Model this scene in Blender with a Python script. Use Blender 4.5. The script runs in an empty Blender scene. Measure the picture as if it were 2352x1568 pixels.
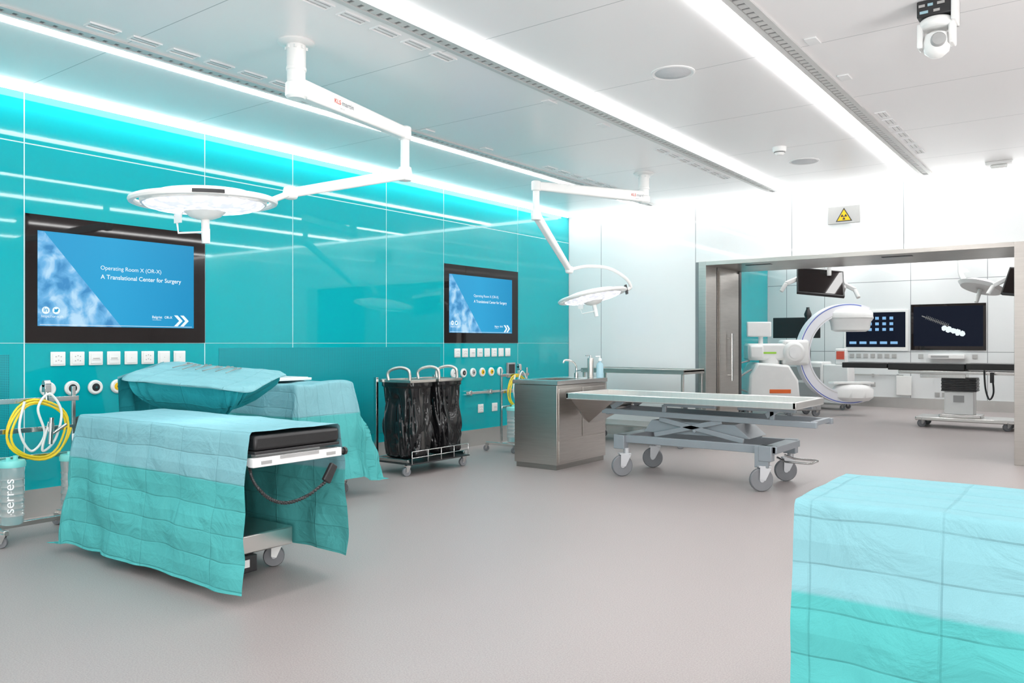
import bpy, math, random
from mathutils import Vector, Matrix, noise
random.seed(7)
sc=bpy.context.scene
sc.view_settings.view_transform='Standard'
COL=sc.collection
ORG={}
# ---------------------------------------------------------------- materials
def mat(name,color,rough=.5,metal=0.,var=.04,vscale=8.,bump=0.,bscale=200.,emit=None,estr=0.,coat=0.,trans=0.,alpha=1.,stretch=None,spec=.5):
    m=bpy.data.materials.new(name); m.use_nodes=True
    nt=m.node_tree; b=nt.nodes['Principled BSDF']
    tc=nt.nodes.new('ShaderNodeTexCoord'); mp=nt.nodes.new('ShaderNodeMapping')
    nt.links.new(tc.outputs['Object'],mp.inputs['Vector'])
    if stretch: mp.inputs['Scale'].default_value=stretch
    n=nt.nodes.new('ShaderNodeTexNoise'); n.inputs['Scale'].default_value=vscale; n.inputs['Detail'].default_value=3
    nt.links.new(mp.outputs['Vector'],n.inputs['Vector'])
    r=nt.nodes.new('ShaderNodeMapRange'); r.inputs['To Min'].default_value=1-var*2; r.inputs['To Max'].default_value=1+var*2
    nt.links.new(n.outputs['Fac'],r.inputs['Value'])
    mul=nt.nodes.new('ShaderNodeVectorMath'); mul.operation='SCALE'
    mul.inputs[0].default_value=color[:3]; nt.links.new(r.outputs['Result'],mul.inputs['Scale'])
    nt.links.new(mul.outputs['Vector'],b.inputs['Base Color'])
    b.inputs['Roughness'].default_value=rough; b.inputs['Metallic'].default_value=metal
    b.inputs['Coat Weight'].default_value=coat; b.inputs['Coat Roughness'].default_value=.03
    b.inputs['Specular IOR Level'].default_value=spec
    b.inputs['Transmission Weight'].default_value=trans; b.inputs['Alpha'].default_value=alpha
    if emit: b.inputs['Emission Color'].default_value=(*emit,1); b.inputs['Emission Strength'].default_value=estr
    if bump:
        n2=nt.nodes.new('ShaderNodeTexNoise'); n2.inputs['Scale'].default_value=bscale
        nt.links.new(mp.outputs['Vector'],n2.inputs['Vector'])
        bp=nt.nodes.new('ShaderNodeBump'); bp.inputs['Strength'].default_value=bump; bp.inputs['Distance'].default_value=.002
        nt.links.new(n2.outputs['Fac'],bp.inputs['Height']); nt.links.new(bp.outputs['Normal'],b.inputs['Normal'])
    return m
M={}
M['teal']=mat('teal_glass',(.005,.385,.43),.03,0,.01,2,spec=.40)
M['teal_low']=mat('teal_glass_low',(.003,.385,.43),.05,0,.01,2,spec=.35)
M['whiteglass']=mat('white_glass',(.80,.82,.82),.03,0,.01,2)
M['seam']=mat('seam_aluminium',(.80,.92,.92),.4,0)
M['seamg']=mat('seam_grey',(.22,.25,.26),.4,.0)
M['wallw']=mat('white_wall_paint',(.8,.81,.8),.5)
M['steel']=mat('brushed_steel',(.56,.53,.50),.28,.95,.06,4,.15,60,stretch=(1,1,18))
M['doorsteel']=mat('door_frame_steel',(.50,.47,.44),.3,.95,.06,4,.1,60,stretch=(1,1,14))
M['steelh']=mat('brushed_steel_sheet',(.70,.69,.67),.24,.95,.04,3,.1,50,stretch=(14,1,1))
M['traysteel']=mat('tray_steel_sheet',(.72,.71,.69),.30,.85,.04,3,.1,50,stretch=(14,1,1))
M['steeld']=mat('stainless_dark',(.36,.35,.33),.3,.95,.08,4,stretch=(1,1,14))
M['chrome']=mat('polished_tube',(.60,.60,.59),.16,1.,.03)
M['white']=mat('white_enamel',(.86,.86,.85),.3,0,.02)
M['whitep']=mat('white_plastic',(.86,.86,.84),.35,0,.02)
M['lilac']=mat('lilac_white_enamel',(.85,.85,.90),.3,0,.02)
M['greyp']=mat('grey_plastic',(.38,.38,.38),.4)
M['greymetal']=mat('painted_grey_metal',(.31,.34,.37),.35,.3,.03)
M['dark']=mat('dark_plastic',(.025,.025,.027),.35)
M['black']=mat('black_vinyl',(.014,.014,.015),.38,0,.1,30,.1,300)
M['blackglass']=mat('black_glass',(.012,.008,.008),.03,0,.02,spec=.35)
M['bag']=mat('black_polythene',(.010,.010,.011),.18,0,.1,10,.5,18)
M['tyre']=mat('grey_rubber',(.20,.205,.22),.55)
M['hub']=mat('wheel_hub',(.50,.51,.53),.35,.2)
M['yellow']=mat('yellow_hose',(.88,.66,.03),.35)
M['hose']=mat('clear_hose',(.78,.83,.82),.25)
M['tealp']=mat('teal_plastic',(.22,.70,.67),.35)
M['canister']=mat('clear_canister',(.80,.84,.84),.12,0,.02,trans=.7)
M['red']=mat('red_print',(.70,.10,.06),.5)
M['greyprint']=mat('grey_print',(.25,.27,.29),.5)
M['whiteprint']=mat('white_print',(.9,.92,.92),.5,emit=(.9,.95,1),estr=.15)  # print given a slight glow of its own
M['orange']=mat('orange_print',(.85,.16,.03),.5)
M['green']=mat('green_print',(.35,.7,.05),.5)
M['bluest']=mat('blue_stripe',(.12,.18,.55),.4)
M['yel']=mat('warning_yellow',(.85,.52,.0),.5)
M['signplate']=mat('sign_plate',(.46,.46,.45),.5)
M['bottle']=mat('blue_bottle',(.5,.75,.85),.15,0,.02,trans=.3)
M['rail']=mat('rail_aluminium',(.66,.66,.65),.45,.2,.05)
M['raild']=mat('rail_dark_slot',(.22,.22,.22),.6)
M['vent']=mat('vent_white',(.88,.88,.88),.4)
M['speaker']=mat('speaker_mesh',(.66,.68,.70),.6,0,.08,300)
M['led']=mat('led_diffuser',(1,1,1),.5,emit=(1,.995,.985),estr=20)
M['cove']=mat('cove_led',(1,1,1),.5,emit=(1,1,1),estr=10)
M['covew']=mat('cove_led_white',(1,1,1),.5,emit=(1,.99,.98),estr=8)
def emis(name,c,s=1.):
    return mat(name,tuple(x*.05 for x in c),.25,emit=c,estr=s,spec=.12)
def disp_mat():
    m=emis('display_blue',(.02,.28,.58)); nt=m.node_tree; b=nt.nodes['Principled BSDF']
    tc=nt.nodes['Texture Coordinate']; s=nt.nodes.new('ShaderNodeSeparateXYZ'); nt.links.new(tc.outputs['Generated'],s.inputs['Vector'])
    cr=nt.nodes.new('ShaderNodeValToRGB'); e=cr.color_ramp.elements; e[0].color=(.035,.35,.64,1); e[1].color=(.012,.28,.55,1); e[0].position=.1
    k=e.new(.45); k.color=(.03,.37,.67,1)
    nt.links.new(s.outputs['Y'],cr.inputs['Fac']); nt.links.new(cr.outputs['Color'],b.inputs['Emission Color']); return m
M['disp']=disp_mat()
M['dispw']=emis('display_white_text',(.85,.95,1),1.)
M['dispd']=emis('display_dark',(.006,.009,.02),1.)
M['dispb']=emis('display_icons',(.25,.5,.8),1.)
def photo_mat():
    m=bpy.data.materials.new('display_photo'); m.use_nodes=True; nt=m.node_tree; b=nt.nodes['Principled BSDF']
    tc=nt.nodes.new('ShaderNodeTexCoord'); n=nt.nodes.new('ShaderNodeTexNoise'); n.inputs['Scale'].default_value=9.; n.inputs['Detail'].default_value=5; n.inputs['Distortion'].default_value=.5
    nt.links.new(tc.outputs['Object'],n.inputs['Vector'])
    v=nt.nodes.new('ShaderNodeTexVoronoi'); v.inputs['Scale'].default_value=9; v.feature='SMOOTH_F1'; nt.links.new(tc.outputs['Object'],v.inputs['Vector'])
    mm=nt.nodes.new('ShaderNodeMath'); mm.operation='MULTIPLY_ADD'; mm.inputs[1].default_value=.5; nt.links.new(v.outputs['Distance'],mm.inputs[0]); nt.links.new(n.outputs['Fac'],mm.inputs[2])
    cr=nt.nodes.new('ShaderNodeValToRGB'); e=cr.color_ramp.elements
    e[0].position=.52; e[0].color=(.04,.24,.50,1); e[1].position=.88; e[1].color=(.50,.74,.90,1)
    k=e.new(.70); k.color=(.15,.45,.74,1)
    nt.links.new(mm.outputs[0],cr.inputs['Fac']); nt.links.new(cr.outputs['Color'],b.inputs['Emission Color']); b.inputs['Emission Strength'].default_value=.95
    b.inputs['Base Color'].default_value=(.02,.05,.1,1); b.inputs['Roughness'].default_value=.25; b.inputs['Specular IOR Level'].default_value=.12
    return m
M['photo']=photo_mat()
def lens_mat():
    m=bpy.data.materials.new('lamp_lens'); m.use_nodes=True; nt=m.node_tree; b=nt.nodes['Principled BSDF']
    tc=nt.nodes.new('ShaderNodeTexCoord'); v=nt.nodes.new('ShaderNodeTexVoronoi'); v.inputs['Scale'].default_value=26
    nt.links.new(tc.outputs['Object'],v.inputs['Vector'])
    r=nt.nodes.new('ShaderNodeMapRange'); r.inputs['From Min'].default_value=.0; r.inputs['From Max'].default_value=.6; r.inputs['To Min'].default_value=4.; r.inputs['To Max'].default_value=.65
    nt.links.new(v.outputs['Distance'],r.inputs['Value']); nt.links.new(r.outputs['Result'],b.inputs['Emission Strength'])
    b.inputs['Emission Color'].default_value=(.9,.92,1,1); b.inputs['Base Color'].default_value=(.5,.5,.55,1); return m
M['lens']=lens_mat()
def floor_mat():
    m=bpy.data.materials.new('vinyl_floor'); m.use_nodes=True; nt=m.node_tree; b=nt.nodes['Principled BSDF']
    g=nt.nodes.new('ShaderNodeNewGeometry')
    n=nt.nodes.new('ShaderNodeTexNoise'); n.inputs['Scale'].default_value=160; n.inputs['Detail'].default_value=2
    n2=nt.nodes.new('ShaderNodeTexNoise'); n2.inputs['Scale'].default_value=.6
    for x in (n,n2): nt.links.new(g.outputs['Position'],x.inputs['Vector'])
    cr=nt.nodes.new('ShaderNodeValToRGB'); e=cr.color_ramp.elements
    e[0].position=.3; e[0].color=(.292,.252,.246,1); e[1].position=.7; e[1].color=(.390,.345,.337,1)
    nt.links.new(n.outputs['Fac'],cr.inputs['Fac'])
    nt.links.new(cr.outputs['Color'],b.inputs['Base Color'])
    mr=nt.nodes.new('ShaderNodeMapRange'); mr.inputs['To Min'].default_value=.36; mr.inputs['To Max'].default_value=.48
    nt.links.new(n2.outputs['Fac'],mr.inputs['Value']); nt.links.new(mr.outputs['Result'],b.inputs['Roughness'])
    bp=nt.nodes.new('ShaderNodeBump'); bp.inputs['Strength'].default_value=.08; bp.inputs['Distance'].default_value=.002
    nt.links.new(n.outputs['Fac'],bp.inputs['Height']); nt.links.new(bp.outputs['Normal'],b.inputs['Normal'])
    return m
M['floor']=floor_mat()
def ceil_mat():
    m=bpy.data.materials.new('ceiling_panels'); m.use_nodes=True; nt=m.node_tree; b=nt.nodes['Principled BSDF']
    g=nt.nodes.new('ShaderNodeNewGeometry'); s=nt.nodes.new('ShaderNodeSeparateXYZ'); nt.links.new(g.outputs['Position'],s.inputs['Vector'])
    def line(out,off,step):
        a=nt.nodes.new('ShaderNodeMath'); a.operation='ADD'; a.inputs[1].default_value=off; nt.links.new(s.outputs[out],a.inputs[0])
        mo=nt.nodes.new('ShaderNodeMath'); mo.operation='FLOORED_MODULO'; mo.inputs[1].default_value=step; nt.links.new(a.outputs[0],mo.inputs[0])
        l=nt.nodes.new('ShaderNodeMath'); l.operation='LESS_THAN'; l.inputs[1].default_value=.006; nt.links.new(mo.outputs[0],l.inputs[0]); return l
    l1=line('Y',-2.5,1.24)
    mx=nt.nodes.new('ShaderNodeMix'); mx.data_type='RGBA'; mx.inputs['A'].default_value=(.92,.905,.905,1); mx.inputs['B'].default_value=(.50,.51,.52,1)
    nt.links.new(l1.outputs[0],mx.inputs['Factor']); nt.links.new(mx.outputs['Result'],b.inputs['Base Color'])
    b.inputs['Roughness'].default_value=.3; return m
M['ceil']=ceil_mat()
def perf_mat():
    m=bpy.data.materials.new('perforated_teal'); m.use_nodes=True; nt=m.node_tree; b=nt.nodes['Principled BSDF']
    g=nt.nodes.new('ShaderNodeNewGeometry'); s=nt.nodes.new('ShaderNodeSeparateXYZ'); nt.links.new(g.outputs['Position'],s.inputs['Vector'])
    outs=[]
    for o in ('Y','Z'):
        mo=nt.nodes.new('ShaderNodeMath'); mo.operation='PINGPONG'; mo.inputs[1].default_value=.006; nt.links.new(s.outputs[o],mo.inputs[0])
        p=nt.nodes.new('ShaderNodeMath'); p.operation='POWER'; p.inputs[1].default_value=2; nt.links.new(mo.outputs[0],p.inputs[0]); outs.append(p)
    a=nt.nodes.new('ShaderNodeMath'); a.operation='ADD'; nt.links.new(outs[0].outputs[0],a.inputs[0]); nt.links.new(outs[1].outputs[0],a.inputs[1])
    l=nt.nodes.new('ShaderNodeMath'); l.operation='LESS_THAN'; l.inputs[1].default_value=.000014; nt.links.new(a.outputs[0],l.inputs[0])
    mx=nt.nodes.new('ShaderNodeMix'); mx.data_type='RGBA'; mx.inputs['A'].default_value=(0,.36,.41,1); mx.inputs['B'].default_value=(0,.15,.19,1)
    nt.links.new(l.outputs[0],mx.inputs['Factor']); nt.links.new(mx.outputs['Result'],b.inputs['Base Color']); b.inputs['Roughness'].default_value=.3
    return m
M['perf']=perf_mat()
def cloth_mat(name,c1,c2,th):
    m=bpy.data.materials.new(name); m.use_nodes=True; nt=m.node_tree; b=nt.nodes['Principled BSDF']
    uv=nt.nodes.new('ShaderNodeUVMap'); uv.uv_map='UVMap'; ov=nt.nodes.new('ShaderNodeUVMap'); ov.uv_map='Over'
    s=nt.nodes.new('ShaderNodeSeparateXYZ'); nt.links.new(uv.outputs['UV'],s.inputs['Vector'])
    so=nt.nodes.new('ShaderNodeSeparateXYZ'); nt.links.new(ov.outputs['UV'],so.inputs['Vector'])
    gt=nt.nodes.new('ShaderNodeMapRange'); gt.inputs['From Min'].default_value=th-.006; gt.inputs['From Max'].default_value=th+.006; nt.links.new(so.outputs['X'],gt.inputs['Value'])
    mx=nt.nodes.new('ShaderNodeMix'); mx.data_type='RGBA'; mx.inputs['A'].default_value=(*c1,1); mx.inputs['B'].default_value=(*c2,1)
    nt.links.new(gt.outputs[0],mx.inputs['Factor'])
    n=nt.nodes.new('ShaderNodeTexNoise'); n.inputs['Scale'].default_value=400; nt.links.new(uv.outputs['UV'],n.inputs['Vector'])
    nz=nt.nodes.new('ShaderNodeTexNoise'); nz.inputs['Scale'].default_value=3.; nz.inputs['Detail'].default_value=2; nt.links.new(uv.outputs['UV'],nz.inputs['Vector'])
    n3=nt.nodes.new('ShaderNodeTexNoise'); n3.inputs['Scale'].default_value=6; n3.inputs['Detail'].default_value=5; n3.inputs['Distortion'].default_value=1.; nt.links.new(uv.outputs['UV'],n3.inputs['Vector'])
    hs=[]
    for o,st,w in (('X',.16,.005),('Y',.062,.005)):
        wob=nt.nodes.new('ShaderNodeMath'); wob.operation='MULTIPLY_ADD'; wob.inputs[1].default_value=.03; nt.links.new(nz.outputs['Fac'],wob.inputs[0]); nt.links.new(s.outputs[o],wob.inputs[2])
        p=nt.nodes.new('ShaderNodeMath'); p.operation='PINGPONG'; p.inputs[1].default_value=st; nt.links.new(wob.outputs[0],p.inputs[0])
        r=nt.nodes.new('ShaderNodeMapRange'); r.inputs['From Max'].default_value=w; r.inputs['To Max'].default_value=1.1; nt.links.new(p.outputs[0],r.inputs['Value'])
        am=nt.nodes.new('ShaderNodeMath'); am.operation='MULTIPLY'; nt.links.new(r.outputs[0],am.inputs[0]); nt.links.new(n3.outputs['Fac'],am.inputs[1])
        r2=nt.nodes.new('ShaderNodeMath'); r2.operation='MULTIPLY_ADD'; r2.inputs[1].default_value=20. if o=='Y' else 8.; nt.links.new(p.outputs[0],r2.inputs[0]); nt.links.new(am.outputs[0],r2.inputs[2]); hs.append(r2)
    ad=nt.nodes.new('ShaderNodeMath'); nt.links.new(hs[0].outputs[0],ad.inputs[0]); nt.links.new(hs[1].outputs[0],ad.inputs[1])
    ma=nt.nodes.new('ShaderNodeMath'); ma.operation='MULTIPLY_ADD'; ma.inputs[1].default_value=2.2; nt.links.new(n3.outputs['Fac'],ma.inputs[0]); nt.links.new(ad.outputs[0],ma.inputs[2])
    bp=nt.nodes.new('ShaderNodeBump'); bp.inputs['Strength'].default_value=.8; bp.inputs['Distance'].default_value=.006
    nt.links.new(ma.outputs[0],bp.inputs['Height']); nt.links.new(bp.outputs['Normal'],b.inputs['Normal'])
    mr=nt.nodes.new('ShaderNodeMapRange'); mr.inputs['To Min'].default_value=.9; mr.inputs['To Max'].default_value=1.1; nt.links.new(n.outputs['Fac'],mr.inputs['Value'])
    sc_=nt.nodes.new('ShaderNodeVectorMath'); sc_.operation='SCALE'; nt.links.new(mx.outputs['Result'],sc_.inputs[0]); nt.links.new(mr.outputs['Result'],sc_.inputs['Scale'])
    nt.links.new(sc_.outputs['Vector'],b.inputs['Base Color']); b.inputs['Roughness'].default_value=.8; b.inputs['Specular IOR Level'].default_value=.2
    return m
M['cloth']=cloth_mat('surgical_drape_cloth',(.225,.47,.525),(.09,.44,.44),.25)
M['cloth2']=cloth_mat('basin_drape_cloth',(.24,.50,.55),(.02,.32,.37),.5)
# ---------------------------------------------------------------- mesh builder
class MB:
    def __init__(s): s.v=[]; s.f=[]; s.m=[]
    def add(s,vs,fs,mi=0):
        o=len(s.v); s.v+= [tuple(p) for p in vs]; s.f+=[tuple(i+o for i in f) for f in fs]; s.m+=[mi]*len(fs); return s
    def box(s,c,d,mi=0,rot=None):
        c=Vector(c); vs=[]
        for z in (-.5,.5):
            for y in (-.5,.5):
                for x in (-.5,.5):
                    p=Vector((x*d[0],y*d[1],z*d[2]));
                    if rot: p=rot@p
                    vs.append(c+p)
        return s.add(vs,[(0,2,3,1),(4,5,7,6),(0,1,5,4),(2,6,7,3),(0,4,6,2),(1,3,7,5)],mi)
    def bx(s,x0,x1,y0,y1,z0,z1,mi=0): return s.box(((x0+x1)/2,(y0+y1)/2,(z0+z1)/2),(abs(x1-x0),abs(y1-y0),abs(z1-z0)),mi)
    def beam(s,p0,p1,w,h,w2=None,h2=None,mi=0,up=(0,0,1)):
        p0=Vector(p0);p1=Vector(p1); d=(p1-p0).normalized(); u=Vector(up)
        r=d.cross(u)
        if r.length<1e-4: r=d.cross(Vector((1,0,0)))
        r.normalize(); u=r.cross(d); w2=w2 or w; h2=h2 or h; vs=[]
        for p,a,b in ((p0,w,h),(p1,w2,h2)):
            for i,j in ((-1,-1),(1,-1),(1,1),(-1,1)): vs.append(p+r*i*a/2+u*j*b/2)
        return s.add(vs,[(0,1,2,3),(7,6,5,4),(0,4,5,1),(1,5,6,2),(2,6,7,3),(3,7,4,0)],mi)
    def tube(s,pts,r,n=8,mi=0,closed=False,r2=None):
        pts=[Vector(p) for p in pts]; N=len(pts); vs=[]; fs=[]
        t=(pts[1]-pts[0]).normalized(); a=Vector((0,0,1)) if abs(t.z)<.9 else Vector((1,0,0)); u=t.cross(a).normalized()
        for i,p in enumerate(pts):
            if closed: t=(pts[(i+1)%N]-pts[i-1]).normalized()
            else: t=(pts[min(i+1,N-1)]-pts[max(i-1,0)]).normalized()
            u=(u-t*u.dot(t)).normalized(); w=t.cross(u); rr=r if r2 is None else r+(r2-r)*i/(N-1)
            for k in range(n):
                an=2*math.pi*k/n; vs.append(p+u*math.cos(an)*rr+w*math.sin(an)*rr)
        for i in range(N if closed else N-1):
            j=(i+1)%N
            for k in range(n): fs.append((i*n+k,i*n+(k+1)%n,j*n+(k+1)%n,j*n+k))
        if not closed: fs+= [tuple(range(n))[::-1],tuple((N-1)*n+k for k in range(n))]
        return s.add(vs,fs,mi)
    def cyl(s,p0,p1,r,r2=None,n=20,mi=0): return s.tube([p0,p1],r,n,mi,r2=r2)
    def lathe(s,prof,c=(0,0,0),n=32,mi=0,mx=None,sx=1,sy=1):
        c=Vector(c); vs=[];fs=[]; P=len(prof)
        for k in range(n):
            an=2*math.pi*k/n
            for r,z in prof:
                p=Vector((r*math.cos(an)*sx,r*math.sin(an)*sy,z))
                if mx: p=mx@p
                vs.append(c+p)
        for k in range(n):
            k2=(k+1)%n
            for i in range(P-1): fs.append((k*P+i,k2*P+i,k2*P+i+1,k*P+i+1))
        if prof[0][0]>1e-5: fs.append(tuple(k*P for k in range(n))[::-1])
        if prof[-1][0]>1e-5: fs.append(tuple(k*P+P-1 for k in range(n)))
        return s.add(vs,fs,mi)
    def prism(s,poly,mx,h,mi=0):
        n=len(poly); vs=[mx@Vector((x,y,0)) for x,y in poly]+[mx@Vector((x,y,h)) for x,y in poly]
        fs=[tuple(range(n))[::-1],tuple(range(n,2*n))]+[(i,(i+1)%n,(i+1)%n+n,i+n) for i in range(n)]
        return s.add(vs,fs,mi)
    def build(s,name,mats,parent=None,bevel=0,label=None,ang=38,org=None):
        if parent is not None: o=ORG[parent.name]
        else: o=Vector(org) if org is not None else Vector((0,0,0))
        me=bpy.data.meshes.new(name); me.from_pydata([tuple(Vector(p)-o) for p in s.v],[],s.f)
        if not isinstance(mats,(list,tuple)): mats=[mats]
        for k in mats: me.materials.append(M[k] if isinstance(k,str) else k)
        for p,mi in zip(me.polygons,s.m): p.material_index=mi; p.use_smooth=True
        me.validate(); me.update(); me.set_sharp_from_angle(angle=math.radians(ang))
        ob=bpy.data.objects.new(name,me); COL.objects.link(ob); ORG[ob.name]=o
        if parent is not None: ob.parent=parent
        else: ob.location=o
        if bevel:
            b=ob.modifiers.new('Bevel','BEVEL'); b.width=bevel; b.segments=2; b.limit_method='ANGLE'; b.angle_limit=math.radians(40)
        if label: ob['label']=label
        return ob
def cr(pts,n=8,closed=False):
    P=[Vector(p) for p in pts]; N=len(P); out=[]
    rng=range(N) if closed else range(N-1)
    for i in rng:
        if closed: a,b,c,d=P[i-1],P[i],P[(i+1)%N],P[(i+2)%N]
        else: a,b,c,d=P[max(i-1,0)],P[i],P[i+1],P[min(i+2,N-1)]
        for k in range(n):
            t=k/n; out.append(.5*((2*b)+(c-a)*t+(2*a-5*b+4*c-d)*t*t+(3*b-a-3*c+d)*t**3))
    if not closed: out.append(P[-1])
    return out
def thing(name,label,cat,loc=(0,0,0),group=None):
    e=bpy.data.objects.new(name,None); e.empty_display_size=.1; e.location=loc; COL.objects.link(e); ORG[e.name]=Vector(loc)
    e['label']=label; e['category']=cat
    if group: e['group']=group
    return e
def tag(o,label,cat,group=None):
    o['label']=label; o['category']=cat
    if group: o['group']=group
    return o
def struct(o): o['kind']='structure'; return o
def copy_thing(root,loc,rz=0,label=None,skip=()):
    r=root.copy(); COL.objects.link(r); r.location=loc; r.rotation_euler=(0,0,rz)
    if label: r['label']=label
    def rec(src,dst):
        for ch in list(src.children):
            if ch.name.split('.')[0] in skip: continue
            c=ch.copy(); COL.objects.link(c); c.parent=dst; rec(ch,c)
    rec(root,r); return r
def text(body,width,name,mt,parent,pos,xd,yd,height=None,bold=0.):
    cu=bpy.data.curves.new(name,'FONT'); cu.body=body; cu.size=1; cu.offset=bold; cu.extrude=0
    to=bpy.data.objects.new('tmp_text',cu); COL.objects.link(to); bpy.context.view_layer.update()
    dg=bpy.context.evaluated_depsgraph_get(); me=bpy.data.meshes.new_from_object(to.evaluated_get(dg))
    bpy.data.objects.remove(to); me.name=name
    xs=[v.co.x for v in me.vertices]; ys=[v.co.y for v in me.vertices]
    k=width/(max(xs)-min(xs)); ky=k if height is None else height/(max(ys)-min(ys))
    X=Vector(xd).normalized();Y=Vector(yd).normalized();Z=X.cross(Y); p=Vector(pos)-ORG[parent.name]
    x0=min(xs)
    for v in me.vertices:
        q=p+X*(v.co.x-x0)*k+Y*v.co.y*ky; v.co=q
    me.materials.clear(); me.materials.append(M[mt])
    ob=bpy.data.objects.new(name,me); COL.objects.link(ob); ob.parent=parent; ORG[ob.name]=ORG[parent.name]; return ob
def mxp(o,x,y):
    x=Vector(x).normalized();y=Vector(y).normalized();z=x.cross(y)
    m=Matrix((x,y,z)).transposed().to_4x4(); m.translation=Vector(o); return m
# ---------------------------------------------------------------- room
H=1.25; CZ=3.05; WX=-6.22; WY=9.74; DB=10.89; FY=17.0
b=MB(); b.bx(-6.4,5.1,-3.2,17.2,-.1,0); struct(b.build('floor','floor'))
b=MB(); b.bx(-6.4,5.1,-3.2,17.2,CZ,CZ+.12); struct(b.build('ceiling','ceil'))
ys=[-3.2,-1.6,-.37,1.09,2.539,3.967,4.891,6.121,7.046,8.504,9.74]; g=.009
b=MB(); b.bx(-6.4,WX-.003,-3.2,DB,0,CZ,1)
for i in range(len(ys)-1):
    a,c=ys[i]+g/2,ys[i+1]-g/2
    for z0,z1,mi in ((0.0,1.25,2),(1.25,2.68,0),(2.68,3.049,0)):
        b.bx(WX-.003,WX,a,c,z0+g/2*(1 if z0 !=1.25 else .6),(z1-g/2*(1 if z1!=1.25 else .3)) if z1<3 else z1,mi)
struct(b.build('wall_left',['teal','seam','teal_low']))
b=MB(); b.bx(WX,WX+.012,-3.2,WY,0,.2); struct(b.build('baseboard_left','steelh'))
xs=[-6.22,-5.69,-4.288,-3.061,-1.834,-.607,.62,1.85,3.1,5.0]
b=MB(); y0=WY+.003
b.bx(-6.22,-4.23,y0,DB,0,CZ,1); b.bx(-4.23,-.79,y0,DB,2.29,CZ,1); b.bx(-.79,5.0,y0,DB,0,CZ,1)
for i in range(len(xs)-1):
    a,c=xs[i]+.004,xs[i+1]-.004
    if c<-4.2: b.bx(a,c,WY,y0,.003,3.049)
    elif a<-.79:
        b.bx(a,c,WY,y0,2.29,3.049)
        if c>-.79: b.bx(-.5,c,WY,y0,.003,2.287)
    else: b.bx(a,c,WY,y0,.003,3.049)
struct(b.build('wall_back',['whiteglass','seamg']))
b=MB(); b.bx(-6.2,-4.24,WY-.012,WY,0,.2); struct(b.build('baseboard_back','steelh'))
b=MB(); b.bx(5.0,5.1,4.5,17.2,0,CZ); struct(b.build('wall_right','wallw'))
b=MB(); b.bx(-5.95,-5.853,DB,FY,0,CZ,1)
for a,c in ((DB,12.4),(12.4,13.9),(13.9,15.4),(15.4,FY)): b.bx(-5.853,-5.85,a+.004,c-.004,0,CZ)
struct(b.build('wall_annex_left',['teal','seam']))
b=MB(); b.bx(-5.85,5.0,FY+.003,FY+.2,0,CZ,1)
xf=[-5.85,-5.45,-4.68,-3.08,-1.80,-.6,.6,1.8,3.0,5.0]
for i in range(9):
    b.bx(xf[i]+.005,xf[i+1]-.005,FY,FY+.003,0,1.08); b.bx(xf[i]+.005,xf[i+1]-.005,FY,FY+.003,1.09,2.45); b.bx(xf[i]+.005,xf[i+1]-.005,FY,FY+.003,2.46,CZ)
struct(b.build('wall_annex_far',['whiteglass','seamg']))
b=MB(); b.bx(-5.85,5.0,FY-.015,FY,0,.2); struct(b.build('baseboard_annex_far','steelh'))
b=MB(); b.bx(-5.85,-5.835,DB,FY-.02,0,.2); struct(b.build('baseboard_annex_left','steelh'))
b=MB()
b.bx(-4.23,-4.13,9.70,DB+.02,0,2.29); b.bx(-4.13,-.79,9.70,DB+.02,2.24,2.29); b.bx(-.79,-.5,9.70,WY,0,2.29); b.bx(-.79,-.76,WY,DB+.02,0,2.24)
for x in (-3.55,-1.95): b.bx(x-.16,x+.16,9.95,10.03,2.234,2.241,1)
b.bx(-4.131,-4.124,10.05,10.06,0,2.24,1); b.bx(-4.131,-4.11,10.80,10.88,0,2.24,1)
struct(b.build('trim_1',['doorsteel','dark'],bevel=.002))
d=MB(); d.bx(-4.125,-4.105,10.1,10.76,.01,2.2); door=struct(d.build('door_1','doorsteel'))
hd=MB(); hd.cyl((-4.06,10.4,.75),(-4.06,10.4,1.38),.016); hd.cyl((-4.105,10.4,.82),(-4.06,10.4,.82),.01); hd.cyl((-4.105,10.4,1.31),(-4.06,10.4,1.31),.01)
hd.build('handle','chrome',door)
b=MB(); b.bx(-6.17,-6.09,-3,WY-.12,3.025,CZ); tag(b.build('cove_light','cove'),'long white light strip along the top of the teal wall','light')
b=MB(); b.bx(-6.08,4.9,WY-.15,WY-.07,3.025,CZ); tag(b.build('cove_light','covew'),'long white light strip along the top of the white wall','light')
for x,w,rx in ((-4.90,.075,-4.79),(-3.07,.08,-3.20),(-1.70,.10,-1.57),(.5,.08,.63),(2.4,.08,2.53)):  # last two strips lie out of view, added to light the room
    t=thing('linear_ceiling_light','slim white linear light recessed in the ceiling','light',(x,4,CZ),group='linear ceiling lights')
    b=MB(); b.bx(x-w/2,x+w/2,-3,WY-.18,CZ-.016,CZ-.001); b.build('diffuser','led',t)
    t=thing('ceiling_track','grey perforated aluminium track beside a ceiling light','track',(rx,4,CZ),group='ceiling tracks')
    b=MB(); b.bx(rx-.06,rx-.025,-3,WY-.18,CZ-.012,CZ); b.bx(rx+.025,rx+.06,-3,WY-.18,CZ-.012,CZ); b.build('profile','rail',t)
    b=MB(); b.bx(rx-.024,rx+.024,-3,WY-.18,CZ-.004,CZ-.001); b.build('slot','raild',t)
    b=MB(); y=1.5
    while y<9.4: b.bx(rx-.022,rx+.022,y,y+.045,CZ-.009,CZ-.004); y+=.07
    o=b.build('perforated_strip','rail',t); o['kind']='stuff'
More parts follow.
